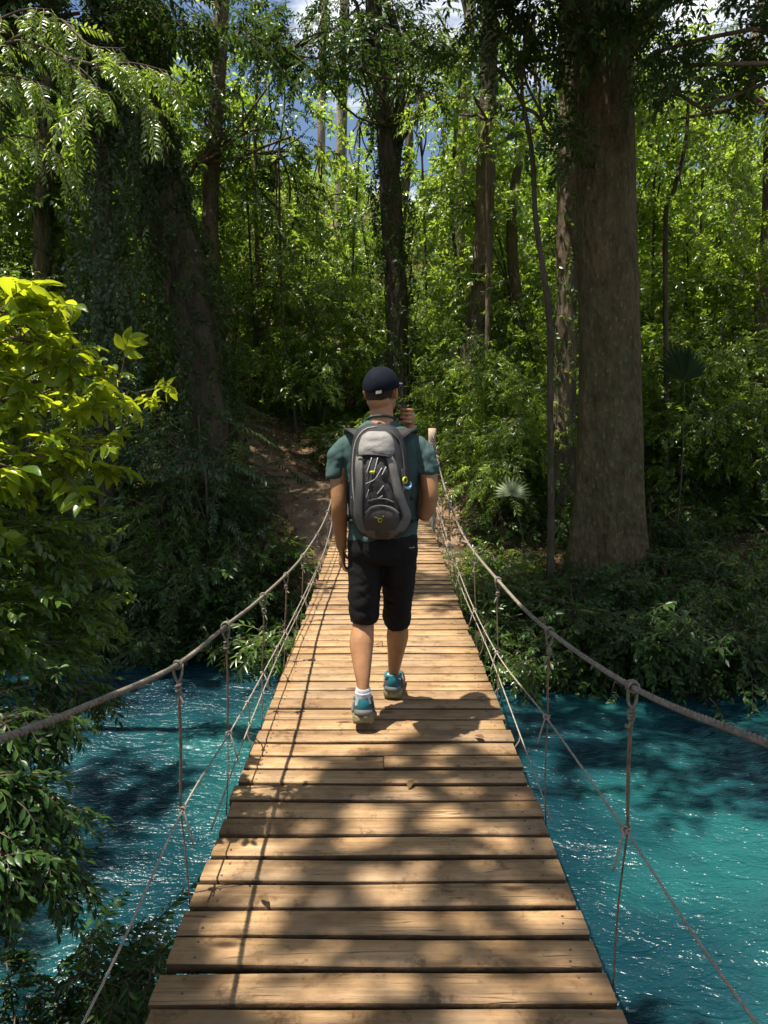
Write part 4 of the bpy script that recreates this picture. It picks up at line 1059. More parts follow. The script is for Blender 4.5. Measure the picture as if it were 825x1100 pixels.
# dead twigs caught along the waterline
for i, (x, dy, L, az) in enumerate([(1.7, -.25, .9, -1.2), (2.9, -.2, 1.1, -2.0), (3.9, -.3, .8, -.9), (5.0, -.2, 1.2, -1.7), (-2.2, -.2, .9, -1.4), (-3.4, -.25, 1.1, -2.2), (4.4, .1, .9, -.5)]):
    y = y_far(x) + .35; b = Vector((x, y, WATER + .55)); e = b + Vector((math.cos(az) * L, math.sin(az) * L, -.45)); mb = MB()
    C = limb(mb, b, e, .012, .003, sides=5, bend=.2)
    for q in (3, 4, 5, 6): limb(mb, C[q], C[q] + Vector((rng.normal(0, .18), rng.normal(-.1, .12), rng.normal(-.05, .1))), .006, .002, n=5, sides=4)
    o = link('dead_branch', mb.mesh('dead_branch', [M['bark_pale']], smooth=True), None); tag(o, 'bare dead branch trailing towards the water from the far bank', 'branch', 'dead branches along the far waterline')
# fan palms
def fan_palm(label, base, hub, rad, segs, face, lm, span=3.9, cat='palm'):
    t = thing('fan_palm', label, cat, base)
    mb = MB(); b = Vector(base); h = Vector(hub)
    add_tube(mb, [b - Vector((0, 0, .2)), b * .5 + h * .5 + Vector((.05, 0, .1)), h], [.014, .011, .007], n=12, sides=6)
    link('stalk', mb.mesh('stalk', [M['twig']], smooth=True), t)
    f = Vector(face).normalized(); u = Vector((0, 0, 1)) - f * f.z; u.normalize(); v = f.cross(u)
    mb = MB()
    for i in range(segs):
        a = (i / (segs - 1) - .5) * span; d = u * math.cos(a) + v * math.sin(a); q = v * math.cos(a) - u * math.sin(a)
        L = rad * (1 - .18 * abs(a) / (span / 2)) * rng.uniform(.93, 1.05); ww = L * .075
        V = []
        for s, wk, dr in ((.03, .25, 0), (.3, .8, 0.02), (.6, 1, .03), (.82, .55, -.01), (1.0, .04, -.12)):
            c = h + d * L * s + f * L * (dr - .03)
            V += [c + q * ww * wk - f * ww * .3 * wk, c + f * ww * .35 * wk, c - q * ww * wk - f * ww * .3 * wk]
        T_ = []
        for k in range(4):
            for j in range(2):
                A = k * 3 + j; T_ += [(A, A + 1, A + 4), (A, A + 4, A + 3)]
        mb.add(V, T=T_)
    link('fan_leaf', mb.mesh('fan_leaf', [M[lm]]), t)
    return t
M['palm_pale'] = leaf_mat('pale_palm_leaf', (0.12, 0.17, 0.06), (0.22, 0.26, 0.12), (0.28, 0.36, 0.08), tf=.35, rough=.45)
h = at(549, 532, 10.6); fan_palm('small palm with one pale fan leaf spread right of the trail', (h.x + .3, 10.8, ground_z(h.x + .3, 10.8)), h, .34, 17, (-.35, -1, .55), 'palm_pale', 3.4)
h = at(735, 408, 11.6); fan_palm('taller palm with a dark upright fan leaf right of the giant trunk', (h.x + .05, 11.8, ground_z(h.x, 11.8)), h, .60, 17, (.2, -1, .2), 'palm_dark', 2.5)

# ------------------------------------------------------------------ near bank, left: broad-leaved branches reaching into the frame
def near_shrub(label, root, branches, sprays, lm, per, cr, sc, droop, name='leafy_shrub', extra=()):
    """branches: lists of (px,py,Y) the branch runs through; leaves gather along the outer part"""
    t = thing(name, label, 'shrub', root); mb = MB(); cl = []
    for br in branches:
        a0 = at(*br[0]); P = [Vector(root), Vector(root) * .45 + a0 * .55 + Vector(rng.normal(0, .12, 3))] + [at(*q) for q in br]
        add_tube(mb, P, [.011, .008, .005, .0025], n=24, sides=6, rough=.3)
        C = catmull([tuple(p) for p in P], 40)
        i0 = 21
        for i in range(4, 24, 2):
            q = C[i]; qx = q[0] / max(.2, q[1]) * F + CX
            if qx < -25: cl.append((*(q + rng.normal(0, .05, 3)), cr * 1.1))
        for i in range(i0, 40, 3):
            cl.append((*C[i], cr * (1.15 - .5 * (i - i0) / (40 - i0))))
    for e in extra: cl.append((*at(*e[:3]), e[3]))
    link('stem', mb.mesh('stem', [M['twig']], smooth=True), t)
    arr = clump_foliage(cl, sprays, per, scale=sc, droop=droop, flat=.6, center=root)
    link('foliage', leaves_mesh('foliage', [arr], M[lm]), t)
    return t
rA = Vector((-2.35, 2.35, ground_z(-2.35, 2.35)))
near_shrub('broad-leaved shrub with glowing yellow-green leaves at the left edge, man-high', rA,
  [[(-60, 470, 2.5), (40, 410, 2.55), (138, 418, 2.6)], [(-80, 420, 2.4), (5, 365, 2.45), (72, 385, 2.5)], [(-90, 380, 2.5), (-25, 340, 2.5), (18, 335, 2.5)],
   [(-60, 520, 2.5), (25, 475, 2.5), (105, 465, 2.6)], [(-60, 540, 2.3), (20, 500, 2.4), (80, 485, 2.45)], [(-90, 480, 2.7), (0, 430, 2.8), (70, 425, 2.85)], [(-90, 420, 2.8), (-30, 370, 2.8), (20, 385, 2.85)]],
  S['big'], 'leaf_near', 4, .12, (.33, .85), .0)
rB = Vector((-1.95, 1.55, ground_z(-1.95, 1.55)))
near_shrub('dense dark green shrub below the glowing leaves at the left edge', rB,
  [[(-40, 640, 2.3), (40, 600, 2.5), (100, 592, 2.6)], [(-60, 690, 2.3), (20, 650, 2.5), (98, 650, 2.6)], [(-70, 600, 2.3), (0, 570, 2.4), (60, 560, 2.5)], [(-50, 720, 2.2), (20, 690, 2.4), (70, 690, 2.5)], [(-80, 650, 2.5), (-20, 620, 2.6), (40, 640, 2.7)]],
  S['big2'], 'leaf', 9, .11, (.38, .68), -.15)
rC = Vector((-1.75, 1.5, ground_z(-1.75, 1.5)))
near_shrub('shrub with drooping hand-like leaf clusters over the water at lower left', rC,
  [[(-40, 790, 2.1), (40, 735, 2.3), (100, 745, 2.4)], [(-40, 830, 2.0), (20, 770, 2.1), (60, 775, 2.2)], [(-40, 900, 1.9), (20, 860, 2.0), (62, 868, 2.05)], [(-50, 960, 1.8), (20, 915, 1.9), (70, 955, 2.0)], [(-60, 980, 1.8), (0, 930, 1.85), (30, 925, 1.9)], [(-60, 880, 1.9), (-20, 840, 1.9), (10, 850, 1.95)]],
  S['hang'], 'leaf_dark', 10, .08, (.36, .62), -.4)
# plants on the bank in the lower left corner
def corner_plant(label, px, py, Y, sprays, lm, n, H, sc, name='bank_plant'):
    p = at(px, py, Y); g = ground_z(p.x, p.y); z = max(g, WATER - .05)
    t = thing(name, label, 'plant', (p.x, p.y, z)); mb = MB()
    st = []
    for i in range(6):
        a = rng.uniform(0, 6.28); l = H * rng.uniform(.25, .6)
        b = np.array([p.x + math.cos(a) * l, p.y + math.sin(a) * l, z + H * rng.uniform(.5, 1)]); st.append(b)
        limb(mb, (p.x, p.y, z - .1), b, .007, .003, sides=5)
    link('stem', mb.mesh('stem', [M['twig']], smooth=True), t)
    cl = [(*b, .13) for b in st] + [(*(b * .6 + np.array([p.x, p.y, z]) * .4), .12) for b in st]
    link('foliage', leaves_mesh('foliage', [clump_foliage(cl, sprays, n, center=(p.x, p.y, z), scale=sc, droop=-.15)], M[lm]), t)
corner_plant('fern-like plant with narrow light leaves in the lower left corner', 55, 1060, 2.35, S['pin'], 'leaf', 10, .75, (.6, .9), 'fern')
corner_plant('dark leafy plant on the very corner of the near bank', 10, 1090, 2.2, S['hang'], 'leaf_dark', 18, .7, (.45, .8))
corner_plant('small spiky plant at the water edge left of the deck', 100, 1055, 2.75, S['pin'], 'leaf_dark', 7, .5, (.5, .7))
corner_plant('low green herb beside the first planks on the left', 140, 1085, 2.75, S['herb'], 'leaf', 3, .25, (.6, .9))
corner_plant('leafy plant with arching dark fronds above the lower left corner', 45, 985, 2.5, S['pin'], 'leaf_dark', 10, .8, (.5, .8))
corner_plant('plant with drooping dark leaves nearest the lower left edge', -15, 1040, 2.3, S['hang'], 'leaf_dark', 16, .8, (.45, .75))
corner_plant('sparse seedling clump between the corner plants and the first planks', 112, 1085, 2.9, S['hang'], 'leaf', 6, .4, (.5, .8))
corner_plant('bushy dark plant under the drooping shrub on the near bank', 20, 1000, 2.4, S['hang'], 'leaf_dark', 20, .75, (.45, .8))

# arching sunlit branch with feathery leaves, upper left
def arch():
    root = Vector((-6.2, 6.6, ground_z(-6.2, 6.6)))
    t = thing('feathery_tree', 'small tree whose arching branch of bright feathery leaves crosses the upper left', 'tree', root)
    mb = MB(); top = at(-60, 95, 6.4)
    add_tube(mb, [root - Vector((0, 0, .3)), root * .5 + top * .5 + Vector((-.2, 0, 0)), top], [.09, .07, .045], n=18, sides=8)
    brs = [[(-60, 95, 6.4), (10, 45, 6.3), (70, 62, 6.2), (112, 98, 6.1)], [(10, 45, 6.3), (60, 20, 6.4), (95, 48, 6.2), (128, 52, 6.1)], [(70, 62, 6.2), (125, 78, 6.1), (150, 105, 6.05), (164, 128, 6.0)],
           [(-60, 95, 6.4), (0, 80, 6.3), (40, 88, 6.2)], [(70, 62, 6.2), (95, 100, 6.1), (88, 132, 6.1)], [(-60, 95, 6.4), (-30, 40, 6.4), (20, 12, 6.3), (55, 10, 6.2)], [(100, 75, 6.1), (140, 68, 6.0), (185, 78, 6.0)],
           [(-60, 170, 6.4), (20, 145, 6.3), (70, 172, 6.2)]]
    pos = []; az = []; pit = []
    for br in brs:
        P = [at(*q) for q in br]; add_tube(mb, P, [.018, .011, .005], n=14, sides=5); C = catmull([tuple(p) for p in P], 40)
        for i in range(6, 40, 3):
            for s in (-1, 1):
                d = C[min(39, i + 1)] - C[i - 1]; pos.append(C[i]); az.append(math.atan2(d[1], d[0]) + s * rng.uniform(.3, 1.1)); pit.append(-.35 + rng.normal(0, .2) - .5 * (i / 40))
    link('trunk', mb.mesh('trunk', [M['bark_dark']], smooth=True), t)
    n = len(pos)
    a1 = place(S['pin'], np.array(pos), np.array(az), np.array(pit), rng.normal(0, .3, n), rng.uniform(.55, .95, n))
    link('crown', leaves_mesh('crown', [a1], M['leaf_sun']), t)
arch()

# ------------------------------------------------------------------ ground cover nobody could count
def cover():
    n = 9000; x = rng.uniform(-9, 9, n * 2); y = rng.uniform(7.6, 22, n * 2); ok = []
    for i in range(len(x)):
        X, Y = float(x[i]), float(y[i])
        if Y < y_far(X) + .02 or in_path(X, Y) or (abs(X) < .75 and Y < 10.6): continue
        if abs(X) > .7 * Y: continue
        if noise.noise((X * .55, Y * .55, 9.0)) < -.22: continue
        ok.append(i)
        if len(ok) >= n: break
    P = np.array([(x[i], y[i], ground_z(float(x[i]), float(y[i])) + .02) for i in ok]); m = len(P)
    a = place(S['herb'], P, rng.uniform(0, 6.28, m), rng.uniform(.2, 1.0, m), rng.normal(0, .5, m), rng.uniform(.7, 1.5, m))
    o = link('undergrowth', leaves_mesh('undergrowth', [a], M['leaf'])); tag(o, 'low leafy undergrowth covering the far banks', 'undergrowth', kind='stuff')
    # near bank, mostly under and left of the deck
    x = rng.uniform(-5, 3.5, 2600); y = rng.uniform(-3, 3.3, 2600)
    P = np.array([(X, Y, ground_z(X, Y) + .02) for X, Y in zip(map(float, x), map(float, y)) if Y < y_near(X) - .02 and not (abs(X) < .75 and ground_z(X, Y) > -.5)]); m = len(P)
    a = place(S['herb'], P, rng.uniform(0, 6.28, m), rng.uniform(.3, 1.1, m), rng.normal(0, .5, m), rng.uniform(.6, 1.3, m))
    o = link('undergrowth', leaves_mesh('undergrowth', [a], M['leaf_dark'])); tag(o, 'low dark undergrowth on the near bank beside the deck', 'undergrowth', kind='stuff')
cover()
def deck_leaves():
    LV, LT = leaf_geo('nice', .5)
    M['fallen'] = leaf_mat('fallen_brown_leaf', (0.07, 0.04, 0.018), (0.14, 0.085, 0.035), (0.1, 0.06, 0.02), tf=.1, rough=.7, spec=.2)
    me = [mesh_np('fallen_leaf', LV * s, [LT], M['fallen']) for s in (.055, .045, .06)]
    txt = [(-.02, 4.75, 'brown leaf lying on the deck ahead of the feet of the man'), (-.36, 2.12, 'curled leaf near the left edge of the nearest planks'), (.12, 2.9, 'small brown leaf on the planks a little behind the man'), (.47, 3.3, 'brown leaf close to the right deck edge beside the shadow of the man'),]
    for i, (x, y, lb) in enumerate(txt):
        o = link('fallen_leaf', me[i % 3], loc=(x, y, deck_z(y) + .016)); o.rotation_euler = (rng.normal(0, .15), rng.normal(0, .1) + .1, rng.uniform(0, 6.28)); tag(o, lb, 'leaf', 'fallen leaves on the deck')
deck_leaves()
def litter():
    LV, LT = leaf_geo('mid', .5); V = []; Tt = []; off = 0
    x = rng.uniform(-7, 8.5, 9000); y = rng.uniform(9.6, 18, 9000)
    for X, Y in zip(map(float, x), map(float, y)):
        if Y < y_far(X) + 1.0 or (abs(X) < .7 and Y < 10.2): continue
        Rm = rotm(np.array(rng.uniform(0, 6.28)), np.array(rng.normal(0, .3)), np.array(rng.normal(0, .5))) * rng.uniform(.05, .11)
        V.append(LV @ Rm.T + np.array((X, Y, ground_z(X, Y) + .035))); Tt.append(LT + off); off += len(LV)
    M['litter'] = leaf_mat('dry_leaf', (0.13, 0.075, 0.035), (0.36, 0.26, 0.15), (0.2, 0.12, 0.05), tf=.1, rough=.8, spec=.1)
    o = link('leaf_litter', mesh_np('leaf_litter', np.concatenate(V), [np.concatenate(Tt)], M['litter'])); tag(o, 'dry brown fallen leaves scattered on the far bank', 'leaf litter', kind='stuff')
litter()
# ------------------------------------------------------------------ the hiker
M['skin'] = simple('tanned_skin', (0.335, 0.165, 0.076), 0.5, 16, 0.17, 0.05, 260, spec=.4)
M['shirt'] = simple('teal_cotton', (0.050, 0.086, 0.083), 0.9, 8, 0.12, 0.06, 900, spec=.1)
M['shorts'] = simple('black_nylon', (0.0095, 0.0085, 0.0088), 0.7, 6, 0.2, 0.08, 600, spec=.15)
M['seam'] = simple('grey_seam', (0.09, 0.085, 0.085), 0.6)
M['cap'] = simple('navy_twill', (0.006, 0.0075, 0.014), 0.85, 40, 0.2, 0.1, 900, spec=.1)
M['brim'] = simple('faded_navy_twill', (0.05, 0.066, 0.085), 0.7, 40, 0.2, spec=.3)
M['hair'] = simple('short_brown_hair', (0.055, 0.030, 0.016), 0.75, 180, 0.6, 0.9, 700, spec=.3)
M['eye'] = simple('eye_white', (0.7, 0.68, 0.65), 0.3)
M['sock'] = simple('white_sock', (0.46, 0.48, 0.50), 0.9, 30, 0.1, 0.4, 300, spec=.1)
M['shoe'] = simple('charcoal_mesh', (0.030, 0.040, 0.048), 0.75, 60, 0.35, 0.5, 400)
M['shoe_teal'] = simple('teal_synthetic', (0.010, 0.12, 0.145), 0.6, 30, 0.2, 0.2, 300)
M['sole'] = simple('olive_foam', (0.17, 0.145, 0.070), 0.85, 12, 0.3, 0.3, 80)
M['tread'] = simple('dark_rubber', (0.05, 0.045, 0.035), 0.8, 20, 0.3)
M['sole_grey'] = simple('grey_foam', (0.13, 0.13, 0.12), 0.8, 14, 0.25)
M['tagbeige'] = simple('beige_leather', (0.40, 0.34, 0.27), 0.7)

def ellipsoid(mb, c, r, rot=None, nu=20, nv=12):
    V = []
    for i in range(nv + 1):
        ph = math.pi * i / nv
        for j in range(nu):
            a = 2 * math.pi * j / nu; V.append((math.sin(ph) * math.cos(a) * r[0], math.sin(ph) * math.sin(a) * r[1], math.cos(ph) * r[2]))
    V = np.array(V)
    if rot is not None: V = V @ np.array(rot).T
    Q = [(i * nu + j, (i + 1) * nu + j, (i + 1) * nu + (j + 1) % nu, i * nu + (j + 1) % nu) for i in range(nv) for j in range(nu)]
    mb.add(V + np.array(c), Q)

def ltube(mb, P, r, n=20, sides=16, ell=1.0):
    """limb with rounded ends"""
    P = [np.array(p, float) for p in P]; C = catmull(P, n); rr = np.interp(np.linspace(0, 1, n), np.linspace(0, 1, len(r)), r)
    V, Q, T = tube(C, rr, sides, ell=ell); mb.add(V, Q, T)
    for p, q in ((C[0], rr[0]), (C[-1], rr[-1])):
        ellipsoid(mb, p, (q * .96,) * 3, nu=14, nv=8)

def rings(mb, secs, n=40, sides=40, ex=2.0):
    """closed loft of horizontal super-ellipses: (x, y, z, rx, ry)"""
    S_ = catmull(np.array(secs, float), n); V = []; th = np.linspace(0, 2 * np.pi, sides, endpoint=False)
    cs, sn = np.cos(th), np.sin(th); f = 2 / ex
    for x, y, z, rx, ry in S_:
        V += list(np.column_stack([x + rx * np.sign(cs) * abs(cs) ** f, y + ry * np.sign(sn) * abs(sn) ** f, np.full(sides, z)]))
    Q = [(i * sides + j, i * sides + (j + 1) % sides, (i + 1) * sides + (j + 1) % sides, (i + 1) * sides + j) for i in range(n - 1) for j in range(sides)]
    a = len(V); V += [S_[0][:3], S_[-1][:3]]
    T_ = []
    for j in range(sides):
        k = (j + 1) % sides; T_ += [(a, k, j), (a + 1, (n - 1) * sides + j, (n - 1) * sides + k)]
    mb.add(V, Q, T_)

def fuse(mb, name, mat, voxel, it=6, fac=.5, disp=None, parent=None):
    """melt overlapping closed pieces into one continuous skin"""
    me = mb.mesh('tmp', [mat]); o = bpy.data.objects.new('tmp', me); COL.objects.link(o)
    rm = o.modifiers.new('r', 'REMESH'); rm.mode = 'VOXEL'; rm.voxel_size = voxel; rm.use_smooth_shade = True
    sm = o.modifiers.new('s', 'SMOOTH'); sm.factor = fac; sm.iterations = it
    dg = bpy.context.evaluated_depsgraph_get(); dg.update()
    out = bpy.data.meshes.new_from_object(o.evaluated_get(dg), depsgraph=dg)
    bpy.data.objects.remove(o); bpy.data.meshes.remove(me)
    out.name = name; out.materials.clear(); out.materials.append(mat)
    if disp:
        n = len(out.vertices); co_ = np.zeros(n * 3); out.vertices.foreach_get('co', co_); no = np.zeros(n * 3); out.vertices.foreach_get('normal', no)
        co_ = co_.reshape(-1, 3); no = no.reshape(-1, 3)
        d = np.array([disp(p, q) for p, q in zip(co_, no)]); co_ += no * d[:, None]
        out.vertices.foreach_set('co', co_.ravel()); out.update()
    for p in out.polygons: p.use_smooth = True
    return out

man = thing('person', 'man seen from behind walking along the deck in cap, teal t-shirt and black shorts', 'person', (at(405, 770, 3.6).x, 3.6, 0.004))
YB = 3.58
def W(px, dist_px): return dist_px / F * (YB * .992 + .1)
def A(px, py, Y=YB): return np.array(at(px, py, Y))

yaw = R(-21); HC = A(410, 421, 3.60)
Rh = np.array(Matrix.Rotation(yaw, 3, 'Z'))
def hp(x, y, z): return HC + Rh @ np.array((x, y, z))

body = MB()
ellipsoid(body, hp(0, -.008, .022), (.0735, .093, .090), Rh, 32, 20)
ellipsoid(body, hp(0, .022, -.045), (.060, .072, .066), Rh, 28, 16)
ellipsoid(body, hp(0, .055, -.078), (.036, .036, .026), Rh)
ellipsoid(body, hp(0, -.045, -.040), (.058, .046, .055), Rh)
ellipsoid(body, hp(0, .094, -.012), (.013, .020, .024), Rh); ellipsoid(body, hp(0, .104, -.024), (.015, .014, .010), Rh)
ellipsoid(body, hp(0, .080, .022), (.050, .014, .010), Rh)
ellipsoid(body, hp(0, .087, -.050), (.022, .011, .006), Rh); ellipsoid(body, hp(0, .085, -.059), (.019, .012, .007), Rh)
for s in (-1, 1):
    ellipsoid(body, hp(s * .077, -.006, -.008), (.0085, .019, .031), Rh @ np.array(Matrix.Rotation(R(s * 16), 3, 'Z')) , 16, 12)
    ellipsoid(body, hp(s * .080, -.010, -.001), (.007, .018, .021), Rh @ np.array(Matrix.Rotation(R(s * 22), 3, 'Z')), 16, 12)
ltube(body, [hp(0, -.018, -.02), A(410, 446, 3.575), A(409, 463, 3.56)], [.056, .056, .068], 12, 20)
# trunk under the clothes
rings(body, [(*A(409, 458, 3.57), .09, .055), (*A(409, 474, 3.57), .13, .075), (*A(409, 500, 3.58), .150, .09), (*A(410, 560, 3.58), .140, .085), (*A(410, 590, 3.60), .135, .085)], 24, 28)
# left arm, hanging
LS, LE, LW = A(369, 480, 3.56), A(364.5, 540, 3.52), A(367, 588, 3.60)
ltube(body, [LS, A(364, 508, 3.54), LE, A(364.5, 556, 3.545), LW], [.038, .040, .036, .036, .024], 24, 18, 1.08)
# right arm: elbow drawn down, forearm folded up towards the face
RS, RE, RW = A(450, 480, 3.56), A(460, 545, 3.52), A(441, 462, 3.70)
ltube(body, [RS, A(459, 506, 3.53), A(462, 533, 3.51), A(457, 553, 3.53)], [.038, .042, .041, .033], 22, 18)
ltube(body, [A(456, 553, 3.54), A(456, 530, 3.60), A(449, 495, 3.67), RW], [.034, .043, .036, .026], 20, 16)
# legs
ltube(body, [A(393, 606, 3.60), A(392, 640, 3.58), A(391, 664, 3.57), A(388.5, 690, 3.52), A(389, 712, 3.47), A(390, 736, 3.42), A(390, 752, 3.42)], [.072, .066, .050, .0610, .047, .0300, .033], 34, 20)
ltube(body, [A(428, 606, 3.62), A(428, 640, 3.68), A(427, 664, 3.73), A(427, 683, 3.76), A(425, 702, 3.80), A(423, 722, 3.85), A(422.5, 735, 3.86)], [.072, .064, .048, .0585, .044, .0292, .033], 34, 20)
for s, a in ((1, (390, 752, 3.42)), (1, (422.5, 735, 3.86))):
    p = A(*a); ltube(body, [p, p + np.array((0, .09, -.045)), p + np.array((0, .17, -.06))], [.034, .034, .024], 10, 14)

def finger(mb, base, d, curl_axis, segs, r, curl):
    p = np.array(base, float); d = np.array(d, float); d /= np.linalg.norm(d); P = [p - d * .018, p]
    for L, c in zip(segs, curl):
        d = np.array(Matrix.Rotation(c, 3, Vector(curl_axis)) @ Vector(d)); p = p + d * L; P.append(p)
    ltube(mb, P, np.linspace(r, r * .78, len(P)), 14, 10)
# left hand: palm towards the thigh, fingers half curled
wr = LW; kn = A(367.5, 603, 3.615)
ax = (kn - wr) / np.linalg.norm(kn - wr)
V, Q, T_ = tube(catmull([wr - ax * .02, wr + ax * .02, wr + ax * .055, kn + ax * .012], 14), np.interp(np.linspace(0, 1, 14), [0, .35, .8, 1], [.023, .030, .040, .037]), 18)
V = np.array(V); c0 = wr; V[:, 0] = c0[0] + (V[:, 0] - c0[0]) * .45 + (kn[0] - wr[0]) * .25; body.add(V, Q, T_)
for yo, ln, rr in ((-.031, .8, .0083), (-.011, .95, .0092), (.011, 1.0, .0096), (.031, .93, .0092)):
    finger(body, kn + np.array((.002, yo, .002 - abs(yo) * .12)), (-.05, yo * 2.0, -1), (0, 1, 0), [.040 * ln, .026 * ln, .020 * ln], rr, (-.35, -.75, -.6))
finger(body, wr + ax * .028 + np.array((.004, .032, 0)), (.25, .75, -1), (0, 1, 0), [.034, .028], .0102, (-.15, -.25))
# right hand: fist round a small black phone beside the cheek
hc = A(435.5, 449, 3.68)
ltube(body, [RW, A(439, 456, 3.70), hc + np.array((.020, .012, .006))], [.026, .028, .030], 10, 14)
ellipsoid(body, hc + np.array((.018, .012, .006)), (.021, .030, .040))
for k, zz in enumerate((.034, .014, -.006, -.026)):
    b = hc + np.array((.030, -.006, zz + .004))
    finger(body, b, (-.15, -1, .05), (0, 0, 1), [.030, .024, .018], .0092 - .0004 * k, (-.45, -1.05, -.75))
finger(body, hc + np.array((.012, .030, .030)), (-.8, .35, .6), (0, 0, 1), [.030, .026], .0105, (.2, .25))
link('body', fuse(body, 'body', M['skin'], .0042, 5, .5), man)

eyes = MB()
for s in (-1, 1):
    eyes = MB(); ellipsoid(eyes, hp(s * .031, .076, .004), (.0115, .0115, .010), Rh); link('eye', eyes.mesh('eye', [M['eye']], smooth=True), man)

# hair: cropped, showing under the cap
def shell(c, r, rot, keep, nu=72, nv=48):
    V = []; ok = []
    for i in range(nv + 1):
        ph = math.pi * i / nv
        for j in range(nu):
            a = 2 * math.pi * j / nu; q = np.array((math.sin(ph) * math.cos(a), math.sin(ph) * math.sin(a), math.cos(ph)))
            V.append(rot @ (q * np.array(r)) + c); ok.append(keep(*(q * np.array(r))))
    Q = []
    for i in range(nv):
        for j in range(nu):
            q = (i * nu + j, (i + 1) * nu + j, (i + 1) * nu + (j + 1) % nu, i * nu + (j + 1) % nu)
            if all(ok[v] for v in q): Q.append(q)
    return V, Q
hm = MB()
ellipsoid(hm, hp(0, -.012, .020), (.0755, .0925, .090), Rh, 32, 20)
ellipsoid(hm, hp(0, -.050, -.030), (.058, .0425, .040), Rh, 28, 16)
def cut_hair(me):
    bm = bmesh.new(); bm.from_mesh(me); inv = np.linalg.inv(Rh); dead = []
    for v in bm.verts:
        q = inv @ (np.array(v.co) - HC)
        lim = -.048 + .012 * noise.noise((q[0] * 40, q[1] * 40, 0)) + (.035 if q[1] > -.03 else 0) + max(0, abs(q[0]) - .03) * .5
        if q[2] < lim or (q[1] > .03 and q[2] < .05): dead.append(v)
    bmesh.ops.delete(bm, geom=dead, context='VERTS'); bm.to_mesh(me); bm.free(); return me
link('hair', cut_hair(fuse(hm, 'hair', M['hair'], .0028, 3)), man)

# cap
cm = MB(); CCc = (0, -.006, .020); cr = (.0865, .106, .106)
V = []; Q = []; nu, nv = 96, 26
for i in range(nv + 1):
    for j in range(nu):
        a = 2 * math.pi * j / nu; fwd = math.sin(a)
        low = -.012 + .026 * (fwd * .5 + .5) - .012 * (fwd < 0) * abs(fwd)       # edge dips at the nape
        ph = (math.pi / 2 + math.asin(max(-.9, min(.9, -low / cr[2])))) * (i / nv)
        rr = 1.0
        sa = (a - math.pi / 2) % (math.pi / 3); sd = min(sa, math.pi / 3 - sa)
        rr += -.010 * math.exp(-(sd / .035) ** 2) * math.sin(min(ph, 1.57))
        crown = .93 + .07 * math.sin(ph)
        p = np.array((math.sin(ph) * math.cos(a) * cr[0] * rr, math.sin(ph) * math.sin(a) * cr[1] * rr, math.cos(ph) * cr[2] * crown)) + np.array(CCc)
        p *= 1 + .010 * noise.noise((p[0] * 22, p[1] * 22, p[2] * 22))
        V.append(hp(*p))
Q = [(i * nu + j, (i + 1) * nu + j, (i + 1) * nu + (j + 1) % nu, i * nu + (j + 1) % nu) for i in range(nv) for j in range(nu)]
cm.add(V, Q)
# sweatband edge turned in
e0 = nv * nu; V2 = []
for j in range(nu):
    p = np.array(V[e0 + j]); q = HC + (p - HC) * .93; V2 += [p, q]
cm.add(V2, [(2 * j, 2 * ((j + 1) % nu), 2 * ((j + 1) % nu) + 1, 2 * j + 1) for j in range(nu)])
cap = link('cap', cm.mesh('cap', [M['cap']], smooth=True), man)
bt = MB(); ellipsoid(bt, hp(0, -.006, .020 + .1065 * .935), (.010, .010, .006), Rh); link('button', bt.mesh('button', [M['cap']], smooth=True), cap, local=True)
bm_ = MB(); nb, nr = 25, 9; Vt = []; Vb = []
for i in range(nr):
    t = i / (nr - 1)
    for j in range(nb):
        u = (j / (nb - 1) - .5) * 2
        x = u * .084 * (1 - .10 * t * t); yb = math.sqrt(max(0, 1 - (x / .0865) ** 2)) * .104 - .006
        y = yb + .098 * t * math.sqrt(max(0, 1 - abs(u) ** 3.2)); z = .034 + .030 * t * .55 - .020 * u * u * (1 - .25 * t) + .004
        Vt.append(hp(x, y - .006, z)); Vb.append(hp(x, y - .006, z - .0035))
Qt = [(i * nb + j, i * nb + j + 1, (i + 1) * nb + j + 1, (i + 1) * nb + j) for i in range(nr - 1) for j in range(nb - 1)]
bm_.add(Vt, Qt); bm_.add(Vb, [q[::-1] for q in Qt])
rim = [(nr - 1) * nb + j for j in range(nb)]; o2 = nr * nb
bm_.Q.append(np.array([(rim[j], rim[j + 1], rim[j + 1] + o2, rim[j] + o2) for j in range(nb - 1)])); bm_.qm += [0] * (nb - 1)
link('brim', bm_.mesh('brim', [M['brim']], smooth=True), cap, local=True)
st = MB(); V = []
for i in range(5):
    for j in range(9):
        a = -math.pi / 2 + R(18) + (j / 8 - .5) * .30; z = -.022 + i * .0035 + .004 * (j / 8)
        V.append(hp(math.cos(a) * .0885, math.sin(a) * .1085 - .006, z + .008))
st.add(V, [(i * 9 + j, i * 9 + j + 1, (i + 1) * 9 + j + 1, (i + 1) * 9 + j) for i in range(4) for j in range(8)])
link('strap_tag', st.mesh('strap_tag', [M['tagbeige']], smooth=True), cap, local=True)

